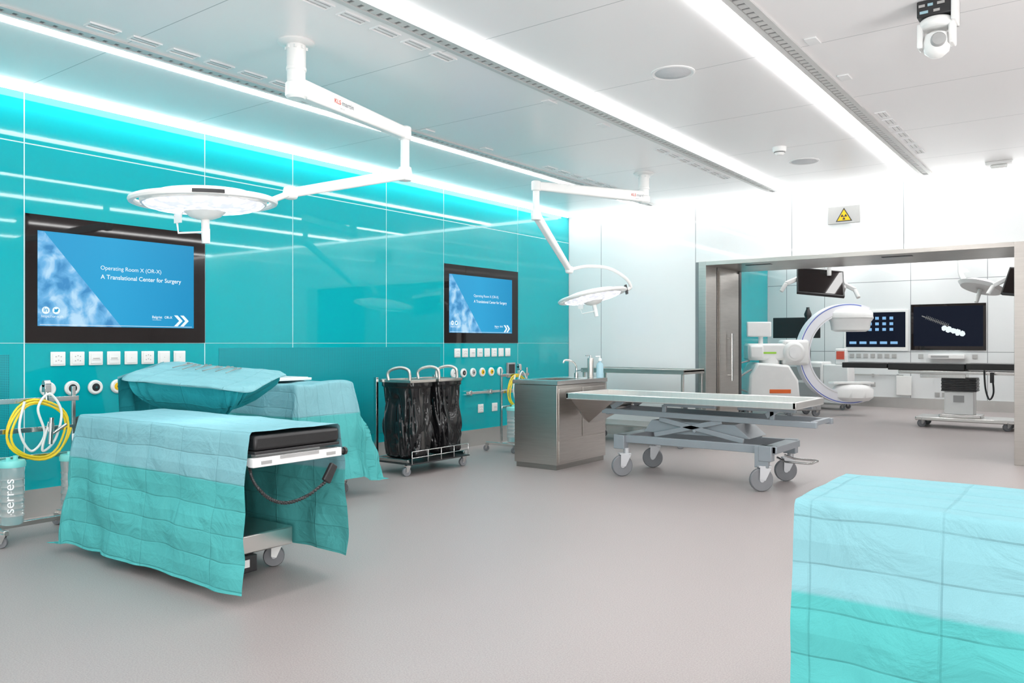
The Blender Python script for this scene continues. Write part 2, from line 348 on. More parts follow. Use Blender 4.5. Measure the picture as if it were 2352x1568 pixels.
for x in (-4.4,-2.9,-1.4,.2):
    b=MB(); b.bx(x-.06,x+.06,11.1,16.8,CZ-.012,CZ-.001); tag(b.build('linear_ceiling_light','led'),'slim white linear light added in the unseen adjoining room ceiling','light','adjoining room ceiling lights')  # strips added on the hidden annex ceiling, widened to brighten that room
b=MB(); b.bx(-5.7,2.9,FY-.14,FY-.06,3.03,CZ); tag(b.build('cove_light','cove'),'white light strip above the far white wall','light')
t=thing('air_vent','small white rectangular slot vent in the ceiling','vent',(0,0,0),group='ceiling slot vents')
b=MB(); 
for a in ((-.04,-.033,-.09,.09),(.033,.04,-.09,.09),(-.033,.033,-.09,-.083),(-.033,.033,.083,.09)): b.bx(*a,-.008,0)
b.build('frame','vent',t)
b=MB(); b.bx(-.033,.033,-.083,.083,-.003,-.001,0)
for k in (-1,1): b.box((.016*k,0,-.004),(.003,.15,.003),1)
b.build('louvre',['vent','greyp'],t)
pos=[(-4.62,2.3+.25*i) for i in range(7)]+[(-4.62,6.87+.25*i) for i in range(7)]+[(-3.36,2.3+.25*i) for i in range(7)]+[(-3.36,6.87+.25*i) for i in range(7)]+[(-1.44,6.83+.25*i) for i in range(7)]
t.location=(pos[0][0],pos[0][1],CZ)
for p in pos[1:]: copy_thing(t,(p[0],p[1],CZ))
b=MB(); b.bx(-.035,.035,-.06,.06,-.01,0); pl=tag(b.build('ceiling_plate','vent',bevel=.003),'small white cover plate on the ceiling','plate','ceiling cover plates')
pp=[(-1.42,4.91),(-1.44,5.71),(-3.36,4.99),(-3.36,5.78),(-4.64,5.05),(-4.64,5.85)]
pl.location=(*pp[0],CZ)
for p in pp[1:]:
    q=pl.copy(); COL.objects.link(q); q.location=(*p,CZ)
for (x,y,l) in ((-2.337,4.943,'round grey ceiling speaker near the camera mount'),(-2.43,8.116,'round grey ceiling speaker near the doorway wall')):
    t=thing('ceiling_speaker',l,'speaker',(x,y,CZ),group='ceiling speakers')
    b=MB(); b.lathe([(.125,-.004),(.135,-.008),(.145,-.005),(.145,0)],(x,y,CZ),40); b.build('rim','vent',t)
    b=MB(); b.lathe([(0,-.006),(.12,-.004),(.124,-.001)],(x,y,CZ),40); b.build('grille','speaker',t)
t=thing('smoke_detector','small round white smoke detector on the ceiling','smoke detector',(-2.44,7.41,CZ))
b=MB(); b.lathe([(0,-.075),(.03,-.072),(.045,-.055),(.045,-.05)],(-2.44,7.41,CZ)); b.build('cap','white',t)
b=MB(); b.lathe([(.04,-.05),(.058,-.04),(.062,-.015),(.062,0)],(-2.44,7.41,CZ)); b.build('base','white',t)
b=MB(); b.lathe([(.042,-.052),(.05,-.049),(.044,-.04)],(-2.44,7.41,CZ)); b.build('sensor_gap','dark',t)
t=thing('motion_sensor','flat white rectangular sensor box on the ceiling','sensor',(-.886,9.3,CZ))
b=MB(); b.bx(-1.0,-.77,9.24,9.36,CZ-.03,CZ); b.build('base','white',t,.006)
b=MB(); b.bx(-.96,-.81,9.26,9.34,CZ-.06,CZ-.031); b.build('sensor_head','whitep',t,.012)
cx,cy=-.735,4.75
t=thing('dome_camera','white swivelling ceiling camera with exposed electronics box','camera',(cx,cy,CZ))
b=MB(); b.box((cx,cy,CZ-.045),(.17,.13,.085)); eb=b.build('electronics_box','dark',t,.005)
for i,(dx,dz,w) in enumerate(((-.06,-.03,.03),(-.02,-.03,.025),(.03,-.03,.035),(-.05,-.065,.04),(.01,-.065,.03))):
    b=MB(); b.box((cx+dx,cy-.066,CZ+dz),(w,.006,.014)); b.build('connector',['chrome','bottle'][i%2],eb)
b=MB(); b.bx(cx+.075,cx+.1,cy-.07,cy+.07,CZ-.13,CZ); b.bx(cx-.085,cx+.1,cy+.05,cy+.07,CZ-.13,CZ); b.build('mount','white',t,.006)
b=MB(); b.lathe([(0,-.02),(.07,-.02),(.085,-.035),(.085,-.06),(.07,-.075)],(cx,cy,CZ-.07)); b.bx(cx-.088,cx-.06,cy-.045,cy+.045,CZ-.24,CZ-.11); b.bx(cx+.06,cx+.088,cy-.045,cy+.045,CZ-.24,CZ-.11); b.build('yoke','white',t,.008)
b=MB(); b.lathe([(0,-.075),(.03,-.07),(.058,-.045),(.068,0),(.058,.045),(.03,.062),(0,.065)],(cx,cy,CZ-.22)); b.build('camera_head','white',t)
b=MB(); rm=Matrix.Rotation(math.radians(90),3,'X')@Matrix.Rotation(math.radians(15),3,'Y'); b.lathe([(0,.085),(.03,.083),(.036,.075),(.036,.05)],(cx,cy,CZ-.22),mx=rm); b.build('lens','greyp',t)
# ---------------------------------------------------------------- wall monitors
def wall_monitor(y0,label):
    x=WX+.001; t=thing('wall_monitor',label,'monitor',(x,y0,1.25),group='monitors in the teal wall')
    P=lambda dy,z,dx=0.:(x+dx,y0+dy,z)
    b=MB(); b.bx(x,x+.006,y0+.004,y0+1.424 if y0<5 else y0+1.452,1.253,2.18); b.build('bezel','blackglass',t)
    b=MB(); b.bx(x+.006,x+.008,y0+.085,y0+1.318,1.375,2.065); dp=b.build('display','disp',t)
    b=MB(); m=mxp(P(0,0,.0082),(0,1,0),(0,0,1)); b.prism([(.085,1.375),(.70,1.375),(.13,2.06),(.085,2.06)],m,.001); b.build('picture','photo',dp)
    X=(0,1,0);Y=(0,0,1); e=.0105
    text('Operating Room X (OR-X)',.49,'lettering','dispw',dp,P(.536,1.815,e),X,Y)
    text('A Translational Center for Surgery',.665,'lettering','dispw',dp,P(.536,1.745,e),X,Y,bold=.010)
    text('Balgrist',.085,'lettering','dispw',dp,P(.95,1.452,e),X,Y,bold=.01)
    text('OR-X',.068,'lettering','dispw',dp,P(1.055,1.452,e),X,Y,bold=.015)
    text('Universitätsklinik',.075,'lettering','dispw',dp,P(.952,1.436,e),X,Y)
    text('https://or-x.ch',.15,'lettering','dispw',dp,P(.11,1.438,e),X,Y)
    for k in (0,.055):
        b=MB(); b.prism([(1.14+k,1.39),(1.17+k,1.39),(1.215+k,1.435),(1.17+k,1.48),(1.14+k,1.48),(1.185+k,1.435)],m,.0024); b.build('chevron_mark','dispw',dp)
    b=MB(); b.bx(x+.0084,x+.010,y0+.10,y0+1.30,1.384,1.387); b.build('underline','dispw',dp)
    for k,s in ((.14,'in'),(.212,'t')):
        b=MB(); rm=Matrix.Rotation(math.radians(90),3,'Y'); b.lathe([(0,.0095),(.027,.0095)],P(k,1.49),24,mx=rm); ic=b.build('icon','dispw',dp)
        if s=='in': text('in',.028,'icon','disp',dp,P(k-.014,1.48,.0105),X,Y,bold=.02)
        else:
            b=MB(); b.prism([(k-.016,1.482),(k-.004,1.476),(k+.010,1.482),(k+.014,1.496),(k+.018,1.502),(k+.008,1.504),(k,1.498),(k-.014,1.503),(k-.012,1.49)],mxp(P(0,0,.0102),(0,1,0),(0,0,1)),.0006); b.build('icon','disp',dp)
    return t
wall_monitor(2.539,'large black-framed screen with blue presentation slide')
wall_monitor(7.046,'black-framed screen with blue presentation slide near the wall corner')
for a,c,z1,l in ((4.10,6.98,1.21,'long teal perforated ventilation panel low on the wall'),(.9,2.44,1.17,'teal perforated ventilation panel beside the suction trolley')):
    b=MB(); b.bx(WX+.0005,WX+.003,a,c,.3,z1); tag(b.build('ventilation_grille','perf'),l,'vent')
def sock(kind):
    t=thing('wall_socket','white square power socket on the teal wall' if kind else 'white square blank switch plate on the teal wall','socket',(0,0,0),group='wall sockets below the monitors')
    b=MB(); b.bx(0,.012,-.052,.052,-.052,.052); b.build('plate','whitep',t,.004)
    b=MB(); b.bx(.012,.017,-.04,.04,-.04,.04); ins=b.build('insert','white',t,.003)
    b=MB()
    if kind==1:
        for z in (.016,-.016):
            for y in (-.018,0,.018): b.box((.0175,y,z+(.006 if y==0 else 0)),(.002,.007,.007))
    elif kind==2: b.box((.0175,0,-.012),(.002,.06,.003)); b.box((.0175,0,.0),(.002,.05,.006))
    else: b.box((.0175,0,0),(.002,.004,.004))
    b.build('pin_hole','greyp',ins); return t
S=[sock(0),sock(1),sock(2)]
used=set()
def place(s,loc,lab=None):
    if s.name in used: return copy_thing(s,loc,label=lab)
    used.add(s.name); s.location=loc
    if lab: s['label']=lab
    return s
for base,st in ((2.765,.1376),(7.279,.142)):
    for i,k in enumerate((1,1,2,2,0,1,0,0)): place(S[k],(WX+.001,base+st*i,1.135))
place(S[1],(WX+.001,7.72,.45)); place(S[2],(WX+.001,8.0,.45))
def outlet(cm,word,nm='dark'):
    t=thing('gas_outlet','round white medical gas outlet with %s centre'%word,'gas outlet',(0,0,0),group='round gas outlets on the teal wall')
    rm=Matrix.Rotation(math.radians(90),3,'Y')
    b=MB(); b.lathe([(.030,.018),(.045,.02),(.054,.012),(.055,0)],(0,0,0),28,mx=rm); b.build('ring','whitep',t)
    b=MB(); b.lathe([(0,.022),(.028,.021),(.031,.017)],(0,0,0),24,mx=rm); b.build('connector',cm,t)
    b=MB(); b.lathe([(0,.026),(.009,.026),(.010,.022)],(0,0,0),16,mx=rm); b.build('nozzle',nm,t); return t
O={k:outlet(m,k,n) for k,m,n in (('white','whitep','greyp'),('black','dark','chrome'),('green','green','dark'),('yellow','yel','dark'),('grey','greyp','dark'))}
for i,k in enumerate(('white','black','black','yellow','white','black','grey')): place(O[k],(WX+.001,2.695+.171*i,.915))
for i,k in enumerate(('white','black','grey','yellow','yellow','white')): place(O[k],(WX+.001,7.215+.179*i,.895))
place(O['green'],(WX+.001,2.695+.171*7,.915))
t=thing('control_box','dark grey control panel on the teal wall','control box',(WX,8.33,.81))
b=MB(); b.bx(WX+.0005,WX+.03,8.25,8.41,.81,1.0); b.build('housing','greyp',t,.004)
b=MB(); b.bx(WX+.03,WX+.034,8.27,8.39,.86,.98); b.cyl((WX+.03,8.33,.835),(WX+.045,8.33,.835),.012); b.build('panel','dark',t)
def wrail(y0,y1,z,lab):
    t=thing('equipment_rail',lab,'rail',(WX,y0,z))
    b=MB(); b.bx(WX+.04,WX+.05,y0,y1,z-.015,z+.015); b.build('bar','steelh',t,.002)
    for y in (y0+.08,(y0+y1)/2,y1-.08):
        b=MB(); b.bx(WX+.001,WX+.055,y-.02,y+.02,z-.028,z+.028); b.build('bracket','chrome',t,.003)
wrail(7.4,8.35,.65,'stainless equipment rail below gas outlets')
# warning sign
t=thing('warning_sign','white plate with yellow radiation warning triangle','sign',(-2.46,WY,2.63))
b=MB(); b.bx(-2.638,-2.289,WY-.02,WY-.0005,2.63,2.83); b.build('plate','signplate',t,.003)
mz=mxp((-2.46,WY-.0205,2.705),(1,0,0),(0,0,1))
def tri(r): return [(r*math.sin(math.radians(a)),r*math.cos(math.radians(a))) for a in (0,240,120)]
b=MB(); b.prism(tri(.105),mz,.001,0); b.build('triangle_border','dark',t)
b=MB(); b.prism(tri(.084),mz,.002,0); b.build('triangle','yel',t)
b=MB()
for a0 in (90,210,330):
    pts=[]
    for k in range(7):
        a=math.radians(a0-30+60*k/6); pts.append((.034*math.cos(a),.034*math.sin(a)))
    for k in range(6,-1,-1):
        a=math.radians(a0-30+60*k/6); pts.append((.011*math.cos(a),.011*math.sin(a)))
    b.prism([(-x,-y) for x,y in pts],mz,.003)
b.prism([(.007*math.cos(i*.7854),.007*math.sin(i*.7854)) for i in range(8)],mz,.003); b.build('trefoil','dark',t)
# ---------------------------------------------------------------- surgical lamps
def lamp_head(t,c,tilt,R=.37,face=(.87,-.5),ph=.009,pa=.20):
    c=Vector(c); rm=tilt
    b=MB(); b.lathe([(0,.06),(.12,.065),(.24,.05),(.31,.025),(.33,0),(.325,-.018)],c,48,mx=rm); hd=b.build('lamp_head','white',t)
    b=MB(); b.lathe([(.0,-.060),(.15,-.058),(.26,-.045),(.30,-.032),(.322,-.012)],c,48,mx=rm); b.build('lens','lens',hd)
    b=MB(); ring=[]
    for k in range(64):
        a=2*math.pi*k/64; ring.append(c+rm@Vector((R*math.cos(a),R*math.sin(a),.0)))
    b.tube(ring,.018,8,closed=True)
    fa=math.atan2(face[1],face[0])
    for k in range(6):
        a=fa+k*math.pi/3; d=Vector((math.cos(a),math.sin(a),0)); b.beam(c+rm@(d*.31),c+rm@(d*R),.20 if k%3==0 else .08,.022)
    b.build('rim','white',hd)
    b=MB(); vs=[];n=12
    for k in range(n+1):
        a=fa-pa+2*pa*k/n
        for r,z in ((R+.0,-ph),(R+.022,-ph),(R+.022,ph),(R+.0,ph)): vs.append(c+rm@Vector((r*math.cos(a),r*math.sin(a),z)))
    fs=[]
    for k in range(n):
        for j in range(4): fs.append((4*k+j,4*k+(j+1)%4,4*k+4+(j+1)%4,4*k+4+j))
    fs+=[(0,1,2,3),(4*n+3,4*n+2,4*n+1,4*n)]
    b.add(vs,fs); b.build('control_panel','dark',hd)
    b=MB(); b.lathe([(.0,-.16),(.02,-.16),(.022,-.15),(.022,-.10),(.045,-.098),(.08,-.085),(.11,-.058)],c,24,mx=rm)
    b.lathe([(0,-.23),(.022,-.23),(.024,-.15)],c,16,mx=rm); b.build('handle','whitep',hd)
    b=MB(); b.tube([c+rm@Vector(p) for p in ((-.09,-.08,-.055),(-.13,-.09,-.11),(-.12,-.09,-.17),(-.0,-.02,-.17))],.006,6); b.box(c+rm@Vector((-.12,-.09,-.09)),(.06,.012,.05)); b.build('bracket','whitep',hd)
    return hd
def arm_text(par,p,d):
    d=Vector(d).normalized(); up=Vector((0,0,1))
    text('KLS',.06,'lettering','red',par,Vector(p),d,up,bold=.01); text('martin',.115,'lettering','greyprint',par,Vector(p)+d*.072,d,up,bold=.005); text('GROUP',.045,'lettering','greyprint',par,Vector(p)+d*.05-up*.028,d,up)
def surgical_lamp(m,e1,z1,z2,sp_end,hc,tilt,label,text_d,yoke,**kw):
    m=Vector((*m,CZ)); t=thing('surgical_lamp',label,'surgical light',m,group='ceiling mounted surgical lights')
    b=MB(); b.lathe([(.0,0),(.108,0),(.108,-.008),(.09,-.018),(.06,-.02)],m,36); b.build('ceiling_flange','white',t)
    b=MB(); b.lathe([(.056,-.0),(.056,-.15),(.060,-.155),(.060,-.17),(.054,-.175),(.054,-.24),(.064,-.25),(.064,-(CZ-z1)-.055),(.05,-(CZ-z1)-.07),(0,-(CZ-z1)-.07)],m,28)
    for k in range(8):
        a=k*math.pi/4; b.box(m+Vector((.058*math.cos(a),.058*math.sin(a),-.04)),(.014,.014,.018))
    b.build('column','white',t)
    s=Vector((m.x,m.y,z1)); e=Vector((*e1,z1-.02)); d=(e-s).normalized()
    b=MB(); b.beam(s,e,.08,.115,.065,.085); b.cyl(e+Vector((0,0,.05)),e+Vector((0,0,-.05)),.046); a1=b.build('horizontal_arm','white',t,.012)
    n=d.cross(Vector((0,0,1))).normalized()
    ts=n if n.dot(Vector((1,-.3,0)))>0 else -n
    dd=d if ts==n else -d
    arm_text(a1,s+d*text_d+ts*.0415-Vector((0,0,.01)),dd)
    b=MB(); e2=Vector((*e1,z2)); b.cyl(e+Vector((0,0,-.05)),e2,.032); b.lathe([(0,.05),(.045,.045),(.052,0),(.047,-.05),(0,-.06)],e2,24); b.build('drop_link','white',t)
    q=Vector(sp_end)
    b=MB(); b.beam(e2,q,.065,.08,.055,.055); b.lathe([(0,.04),(.04,.035),(.045,0),(.04,-.035),(0,-.04)],q,20); b.build('spring_arm','white',t,.012)
    b=MB(); hc=Vector(hc)
    b.tube(cr([q]+[Vector(p) for p in yoke],8),.018,10) ; b.build('yoke','white',t)
    lamp_head(t,hc,tilt,**kw)
    return t
R3=lambda ax,a:Matrix.Rotation(math.radians(a),3,ax)
surgical_lamp((-3.91,3.10),(-4.08,4.20),2.78,2.47,(-3.90,3.05,2.14),(-4.0,2.55,2.03),R3('X',2),'large white round surgical light above the draped mattress table',.30,
   [(-3.88,2.98,2.11),(-3.90,2.90,2.07)])
fw=Vector((-.596,.803,0)); rt=Vector((.803,.596,0))
tl=Matrix.Rotation(math.radians(-11),3,fw)@Matrix.Rotation(math.radians(-5),3,rt)
surgical_lamp((-3.97,7.69),(-4.49,6.44),2.80,2.50,(-4.56,7.15,2.02),(-4.59,7.67,1.77),tl,'white round surgical light beside the white wall',.20,
   [(-4.48,7.38,2.07),(-4.36,7.62,2.06),(-4.27,7.82,1.97),(-4.25,7.92,1.88),(-4.28,7.90,1.84)],face=(.803,.596),ph=.05,pa=.10)
# ---------------------------------------------------------------- casters
def caster(par,x,y,r=.05,h=.14,ang=0,w=.03,wm='tyre',fm='chrome',z0=0):
    R=Matrix.Rotation(ang,3,'Z'); c=Vector((x,y,z0))
    off=R@Vector((-r*.45,0,0)); wc=c+off+Vector((0,0,r)); ax=R@Vector((0,1,0)); fx=R@Vector((1,0,0))
    b=MB(); b.cyl(c+Vector((0,0,2*r+.01)),c+Vector((0,0,h)),r*.28,n=12)
    b.beam(c+off*.6+Vector((0,0,2*r+.012))-fx*r*.5,c+off*.6+Vector((0,0,2*r+.012))+fx*r*.6,w*1.7,.012)
    for s in (-1,1): b.beam(wc+ax*s*w*.75,c+off*.4+ax*s*w*.75+Vector((0,0,2*r+.01)),.008,r*.5,.008,r*1.0,up=tuple(fx))
    f=b.build('caster',fm,par)
    rm=Matrix((fx,Vector((0,0,1)),fx.cross(Vector((0,0,1))))).transposed()
    b=MB(); b.lathe([(r*.72,-w/2),(r*.92,-w/2),(r,-w*.3),(r,w*.3),(r*.92,w/2),(r*.72,w/2)],wc,28,0,rm)
    b.lathe([(0,-w*.62),(r*.2,-w*.62),(r*.25,-w*.35),(r*.6,-w*.35),(r*.73,-w*.5),(r*.73,w*.5),(r*.6,w*.35),(r*.25,w*.35),(r*.2,w*.62),(0,w*.62)],wc,28,1,rm)
    b.build('wheel',[wm,'hub'],f)
    return f
# ---------------------------------------------------------------- operating table (local build)
t=OT=thing('operating_table','wheeled operating table with black mattress and white metal frame','operating table',(0,0,0),group='draped operating tables')
b=MB(); b.bx(-.90,.90,-.262,.262,.732,.806); b.build('mattress','black',t,.016)
b=MB(); b.bx(-.9,.90,-.262,.262,.716,.731); b.build('tabletop','dark',t,.003)
b=MB(); b.bx(.86,.905,-.275,.275,.655,.700); b.bx(-.905,-.86,-.275,.275,.655,.700)
b.bx(-.86,.86,-.275,-.245,.66,.695); b.bx(-.86,.86,.245,.275,.66,.695)
for x in (-.8,0,.8): b.bx(x-.02,x+.02,-.2,.2,.69,.716)
b.build('frame','vent',t,.004)
for y0,y1,z0,z1 in ((-.23,-.17,.668,.684),(.17,.23,.668,.684),(-.12,.12,.684,.700)):
    b=MB(); b.bx(.905,.908,y0,y1,z0,z1); b.build('slot','greyp',t)
b=MB(); b.cyl((.88,.276,.675),(.88,.305,.675),.014); b.cyl((.88,.305,.675),(.88,.32,.675),.022,n=8); b.build('knob','dark',t)
b=MB(); b.bx(-.16,.16,-.13,.13,.25,.50); b.bx(-.14,.14,-.11,.11,.5,.645); b.build('lift_column','steelh',t,.006)
b=MB(); b.bx(-.62,.52,-.20,.26,.135,.235); b.build('base','steelh',t,.008)
b=MB(); b.bx(.40,.53,-.16,.02,.04,.13); b.build('battery_box','dark',t,.006)
b=MB(); b.bx(.531,.533,-.08,-.03,.07,.11); b.build('sticker','white',t)
for x in (-.45,.42):
    for y in (-.06,.24): caster(t,x,y,.058,.14,.9,.045,'tyre','white')
b=MB(); b.beam((.90,.225,.615),(.90,.17,.53),.024,.045,.024,.052); b.build('hand_control','dark',t,.006)
pts=[]
base=cr([(.90,.17,.53),(.90,.05,.475),(.90,-.08,.46),(.89,-.18,.50),(.87,-.245,.58),(.84,-.25,.65)],40)
for i,p in enumerate(base):
    a=i*1.25; k=.003 if i<150 else .001; pts.append(p+Vector((math.cos(a)*k,0,math.sin(a)*k)))
b=MB(); b.tube(pts,.0075,6); b.build('coiled_cable','dark',t)
t.location=(-4.175,2.615,0)
copy_thing(t,(.22,2.545,0),math.pi,'wheeled operating table hidden under a draped blue cloth',skip=('knob','hand_control','coiled_cable'))
# ---------------------------------------------------------------- drapes
def drape(name,label,x0,x1,y0,y1,top,dl,dr,df,db,seed,zmin=.05,flare=.06,group=None,rip=.02,matn='cloth',step=.018,cat='surgical drape',flx=None,lump=0.):
    r=.018; S0,S1=x0-dl,x1+dr; T0,T1=y0-df,y1+db
    flx=flx or flare
    nx=int((S1-S0)/step)+1; ny=int((T1-T0)/step)+1
    vs=[];uv=[];ov=[]
    for j in range(ny+1):
        for i in range(nx+1):
            s=S0+(S1-S0)*i/nx; t_=T0+(T1-T0)*j/ny
            a=0;sx=0
            xr0=x0+(r if dl else 0); xr1=x1-(r if dr else 0)
            if s<xr0 and dl: a=xr0-s; sx=-1
            if s>xr1 and dr: a=s-xr1; sx=1
            bb=0;sy=0
            if t_<y0+r and df: bb=y0+r-t_; sy=-1
            if t_>y1-r and db: bb=t_-(y1-r); sy=1
            rho=math.hypot(a,bb)
            bxp=min(max(s,xr0),xr1)
            byp=min(max(t_,y0+r),y1-r)
            q=math.pi*r/2
            if rho<=q: out=r*math.sin(rho/r); dn=r*(1-math.cos(rho/r))
            else:
                fl=(flare*bb+flx*a)/(a+bb)*(1+2.2*(a*bb)/(rho*rho)); L=rho-q; out=r+fl*L; dn=r+L*math.sqrt(max(0,1-fl*fl))
            z=top-dn
            if z<zmin: out+=(zmin-z)*.25; z=zmin+ (zmin-z)*.02
            ux,uy=(a*sx/rho,bb*sy/rho) if rho>1e-6 else (0,0)
            nz=noise.noise(Vector((s*3.3+seed,t_*3.3,seed*.7)))
            nz2=noise.noise(Vector((s*9+seed,t_*9,seed*1.7)))
            fx=abs(((s+.04*seed+.03*nz)/.32)%2-1); ft=abs(((t_+.02*nz)/.124+seed)%2-1)
            hang=max(0,rho-q)
            w=(nz*.022+nz2*.006)*min(1,hang*3)+ rip*min(1,hang*1.6)*math.sin((s if abs(uy)>.5 else t_)*9+seed+nz*3)+ (fx*.014+ft*.009)*min(1,hang*6)
            X=bxp+ux*(out+w); Y=byp+uy*(out+w)
            Z=z+((.002*nz2+.004*max(0,nz)+.004*fx+.003*ft+lump*max(0,nz)) if rho<q else 0)+nz*.012*min(1,hang*1.5)
            vs.append((X,Y,Z)); uv.append((s,t_)); ov.append((rho-r*.3,0))
    fs=[];W=nx+1
    for j in range(ny):
        for i in range(nx): fs.append((j*W+i,j*W+i+1,(j+1)*W+i+1,(j+1)*W+i))
    o=Vector(((x0+x1)/2,(y0+y1)/2,top))
    me=bpy.data.meshes.new(name); me.from_pydata([tuple(Vector(p)-o) for p in vs],[],fs)
    u=me.uv_layers.new(name='UVMap'); u2=me.uv_layers.new(name='Over')
    for l in me.loops: u.data[l.index].uv=uv[l.vertex_index]; u2.data[l.index].uv=ov[l.vertex_index]
    me.materials.append(M[matn])
    for p in me.polygons: p.use_smooth=True
    ob=bpy.data.objects.new(name,me); COL.objects.link(ob); ob.location=o
    ob['label']=label; ob['category']=cat
    return ob
drape('surgical_drape','light blue and teal creased drape open at the mattress end',-5.00,-3.29,2.335,2.895,.818,.52,0,.775,.70,3.1,flx=.08,zmin=.06)
drape('surgical_drape','light blue and teal creased drape with a wide lower band',-.70,1.2,2.25,2.815,.818,0,.6,.76,.7,8.3,rip=.012)
t=thing('instrument_table','steel wheeled instrument table under a drape','table',(-5.57,4.3,0))
b=MB(); b.bx(-6.08,-5.07,4.02,4.58,.88,.908); b.build('tabletop','steelh',t,.004)
b=MB()
for x in (-6.04,-5.11):
    for y in (4.06,4.54): b.cyl((x,y,.12),(x,y,.88),.016,n=12)
for x in (-6.04,-5.11): b.cyl((x,4.06,.3),(x,4.54,.3),.012,n=10)
b.cyl((-6.04,4.54,.3),(-5.11,4.54,.3),.012,n=10); b.build('frame','chrome',t)
for x in (-6.02,-5.10):
    for y in (4.06,4.54): caster(t,x,y,.05,.13,.6)
drape('surgical_drape','light blue and teal drape hanging over the instrument table corners',-6.1,-5.05,4.0,4.6,.92,0,.76,.74,.70,5.5,zmin=.12,flare=.12,rip=.035,lump=.03)
b=MB(); b.bx(-5.75,-5.35,4.05,4.40,.945,.965); b.bx(-5.73,-5.37,4.07,4.38,.965,.97); tag(b.build('instrument_tray','white',bevel=.006),'flat white tray lying on the draped table','tray')
# stand with basin drape
rz=math.radians(24); rm=Matrix.Rotation(rz,3,'Z')@Matrix.Rotation(math.radians(4),3,'Y')@Matrix.Rotation(math.radians(11),3,'X'); C=Vector((-5.12,3.27,1.03))
t=thing('mayo_stand','steel instrument stand beneath a sagging teal drape','instrument stand',(C.x,C.y,0))
b=MB(); b.cyl((C.x,C.y,.1),(C.x,C.y,.72),.02); b.build('pole','chrome',t)
b=MB(); b.beam(C-Vector((0,0,C.z-.09))+rm@Vector((-.3,0,0)),C-Vector((0,0,C.z-.09))+rm@Vector((.3,0,0)),.05,.03); b.beam(C-Vector((0,0,C.z-.09))+rm@Vector((0,-.22,0)),C-Vector((0,0,C.z-.09))+rm@Vector((0,.22,0)),.05,.03); b.build('base','steelh',t,.004)
for dx,dy in ((-.3,0),(.3,0),(0,.2),(0,-.2)):
    p=rm@Vector((dx,dy,0)); caster(t,C.x+p.x,C.y+p.y,.03,.08)
def bowl_drape():
    vs=[];uv=[];ov=[];NA=160
    prof=[(0,-.012),(.35,-.012),(.7,-.008),(.92,.0),(1.0,.004),(1.06,-.004),(1.065,-.012),(1.0,-.030),(.965,-.07),(.91,-.12),(.82,-.17),(.68,-.22),(.50,-.26),(.32,-.28),(.14,-.285)]
    for k in range(NA):
        a=2*math.pi*k/NA; ca,sa=math.cos(a),math.sin(a)
        e=.30; px=(abs(ca)**e)*math.copysign(1,ca)*.48; py=(abs(sa)**e)*math.copysign(1,sa)*.25
        crn=abs(ca*sa)*2
        for i,(f,z) in enumerate(prof):
            nz=noise.noise(Vector((px*f*6,py*f*6,i*.25+3))); n5=noise.noise(Vector((px*13,py*13,i*.3)))
            q=Vector((px*f,py*f,z))
            if i<5: q.z+=.006*n5*min(1,f*2)
            if 3<=i<=6: q.z+=.012*nz-.012*crn*(i>4); q.x*=1+.03*crn; q.y*=1+.05*crn
            if i>6:
                k2=min(1,(i-6)/2.5); fold=abs(noise.noise(Vector((ca*4+9,sa*4,i*.1)))); fold2=abs(noise.noise(Vector((ca*10+9,sa*10,i*.12))))
                q.x*=1-.06*k2*(abs(ca)**2)+(.10*fold+.05*fold2)*k2; q.y*=1+(.22*fold+.12*fold2)*k2; q.z+=.10*(abs(ca)**3)*k2*(-z/.28)+.01*nz
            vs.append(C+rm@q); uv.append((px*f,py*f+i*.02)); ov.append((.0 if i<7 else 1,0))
    P=len(prof); fs=[]
    for k in range(NA):
        k2=(k+1)%NA
        for i in range(P-1): fs.append((k*P+i,k2*P+i,k2*P+i+1,k*P+i+1))
    me=bpy.data.meshes.new('surgical_drape')
    base=len(vs); nu,nv=22,16
    for j in range(nv+1):
        for i in range(nu+1):
            y=-.25+.5*i/nu; d=.48*j/nv
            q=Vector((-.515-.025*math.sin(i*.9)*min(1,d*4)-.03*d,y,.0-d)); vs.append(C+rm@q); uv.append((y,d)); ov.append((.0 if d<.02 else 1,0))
    for j in range(nv):
        for i in range(nu): a=base+j*(nu+1)+i; fs.append((a,a+1,a+nu+2,a+nu+1))
    me.from_pydata([tuple(Vector(p)-C) for p in vs],[],fs)
    u=me.uv_layers.new(name='UVMap'); u2=me.uv_layers.new(name='Over')
    for l in me.loops: u.data[l.index].uv=uv[l.vertex_index]; u2.data[l.index].uv=ov[l.vertex_index]
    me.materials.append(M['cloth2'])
    for p in me.polygons: p.use_smooth=True
    me.set_sharp_from_angle(angle=math.radians(50))
    ob=bpy.data.objects.new('surgical_drape',me); COL.objects.link(ob); ob.location=C
    tag(ob,'teal drape sagging like a basin under surgical instruments','surgical drape')
bowl_drape()
def forceps(l=.15):
    t=thing('surgical_instrument','slim stainless forceps lying on the drape','surgical instrument',(0,0,0),group='surgical instruments on the basin drape')
    for s in (-1,1):
        b=MB(); b.tube(cr([(-l/2,s*.002,0),(0,0,0),(l*.35,s*.010,.0),(l*.45,s*.014,0)],5),.0028,6)
        ring=[(l*.45+.014+.014*math.cos(a*math.pi/6),s*.017+.010*math.sin(a*math.pi/6),0) for a in range(12)]; b.tube(ring,.0022,6,closed=True); b.build('blade','steeld',t)
    return t
f=forceps(); 
L=[(-.30+.085*i,.15-.02*(i%2),1.35+.12*(i%3)) for i in range(6)]
for i,(x,y,a) in enumerate(L):
    p=C+rm@Vector((x,y,.008))
    E=(rm@Matrix.Rotation(a,3,'Z')).to_euler()
    o=f if i==0 else copy_thing(f,p,0)
    o.location=p; o.rotation_euler=E
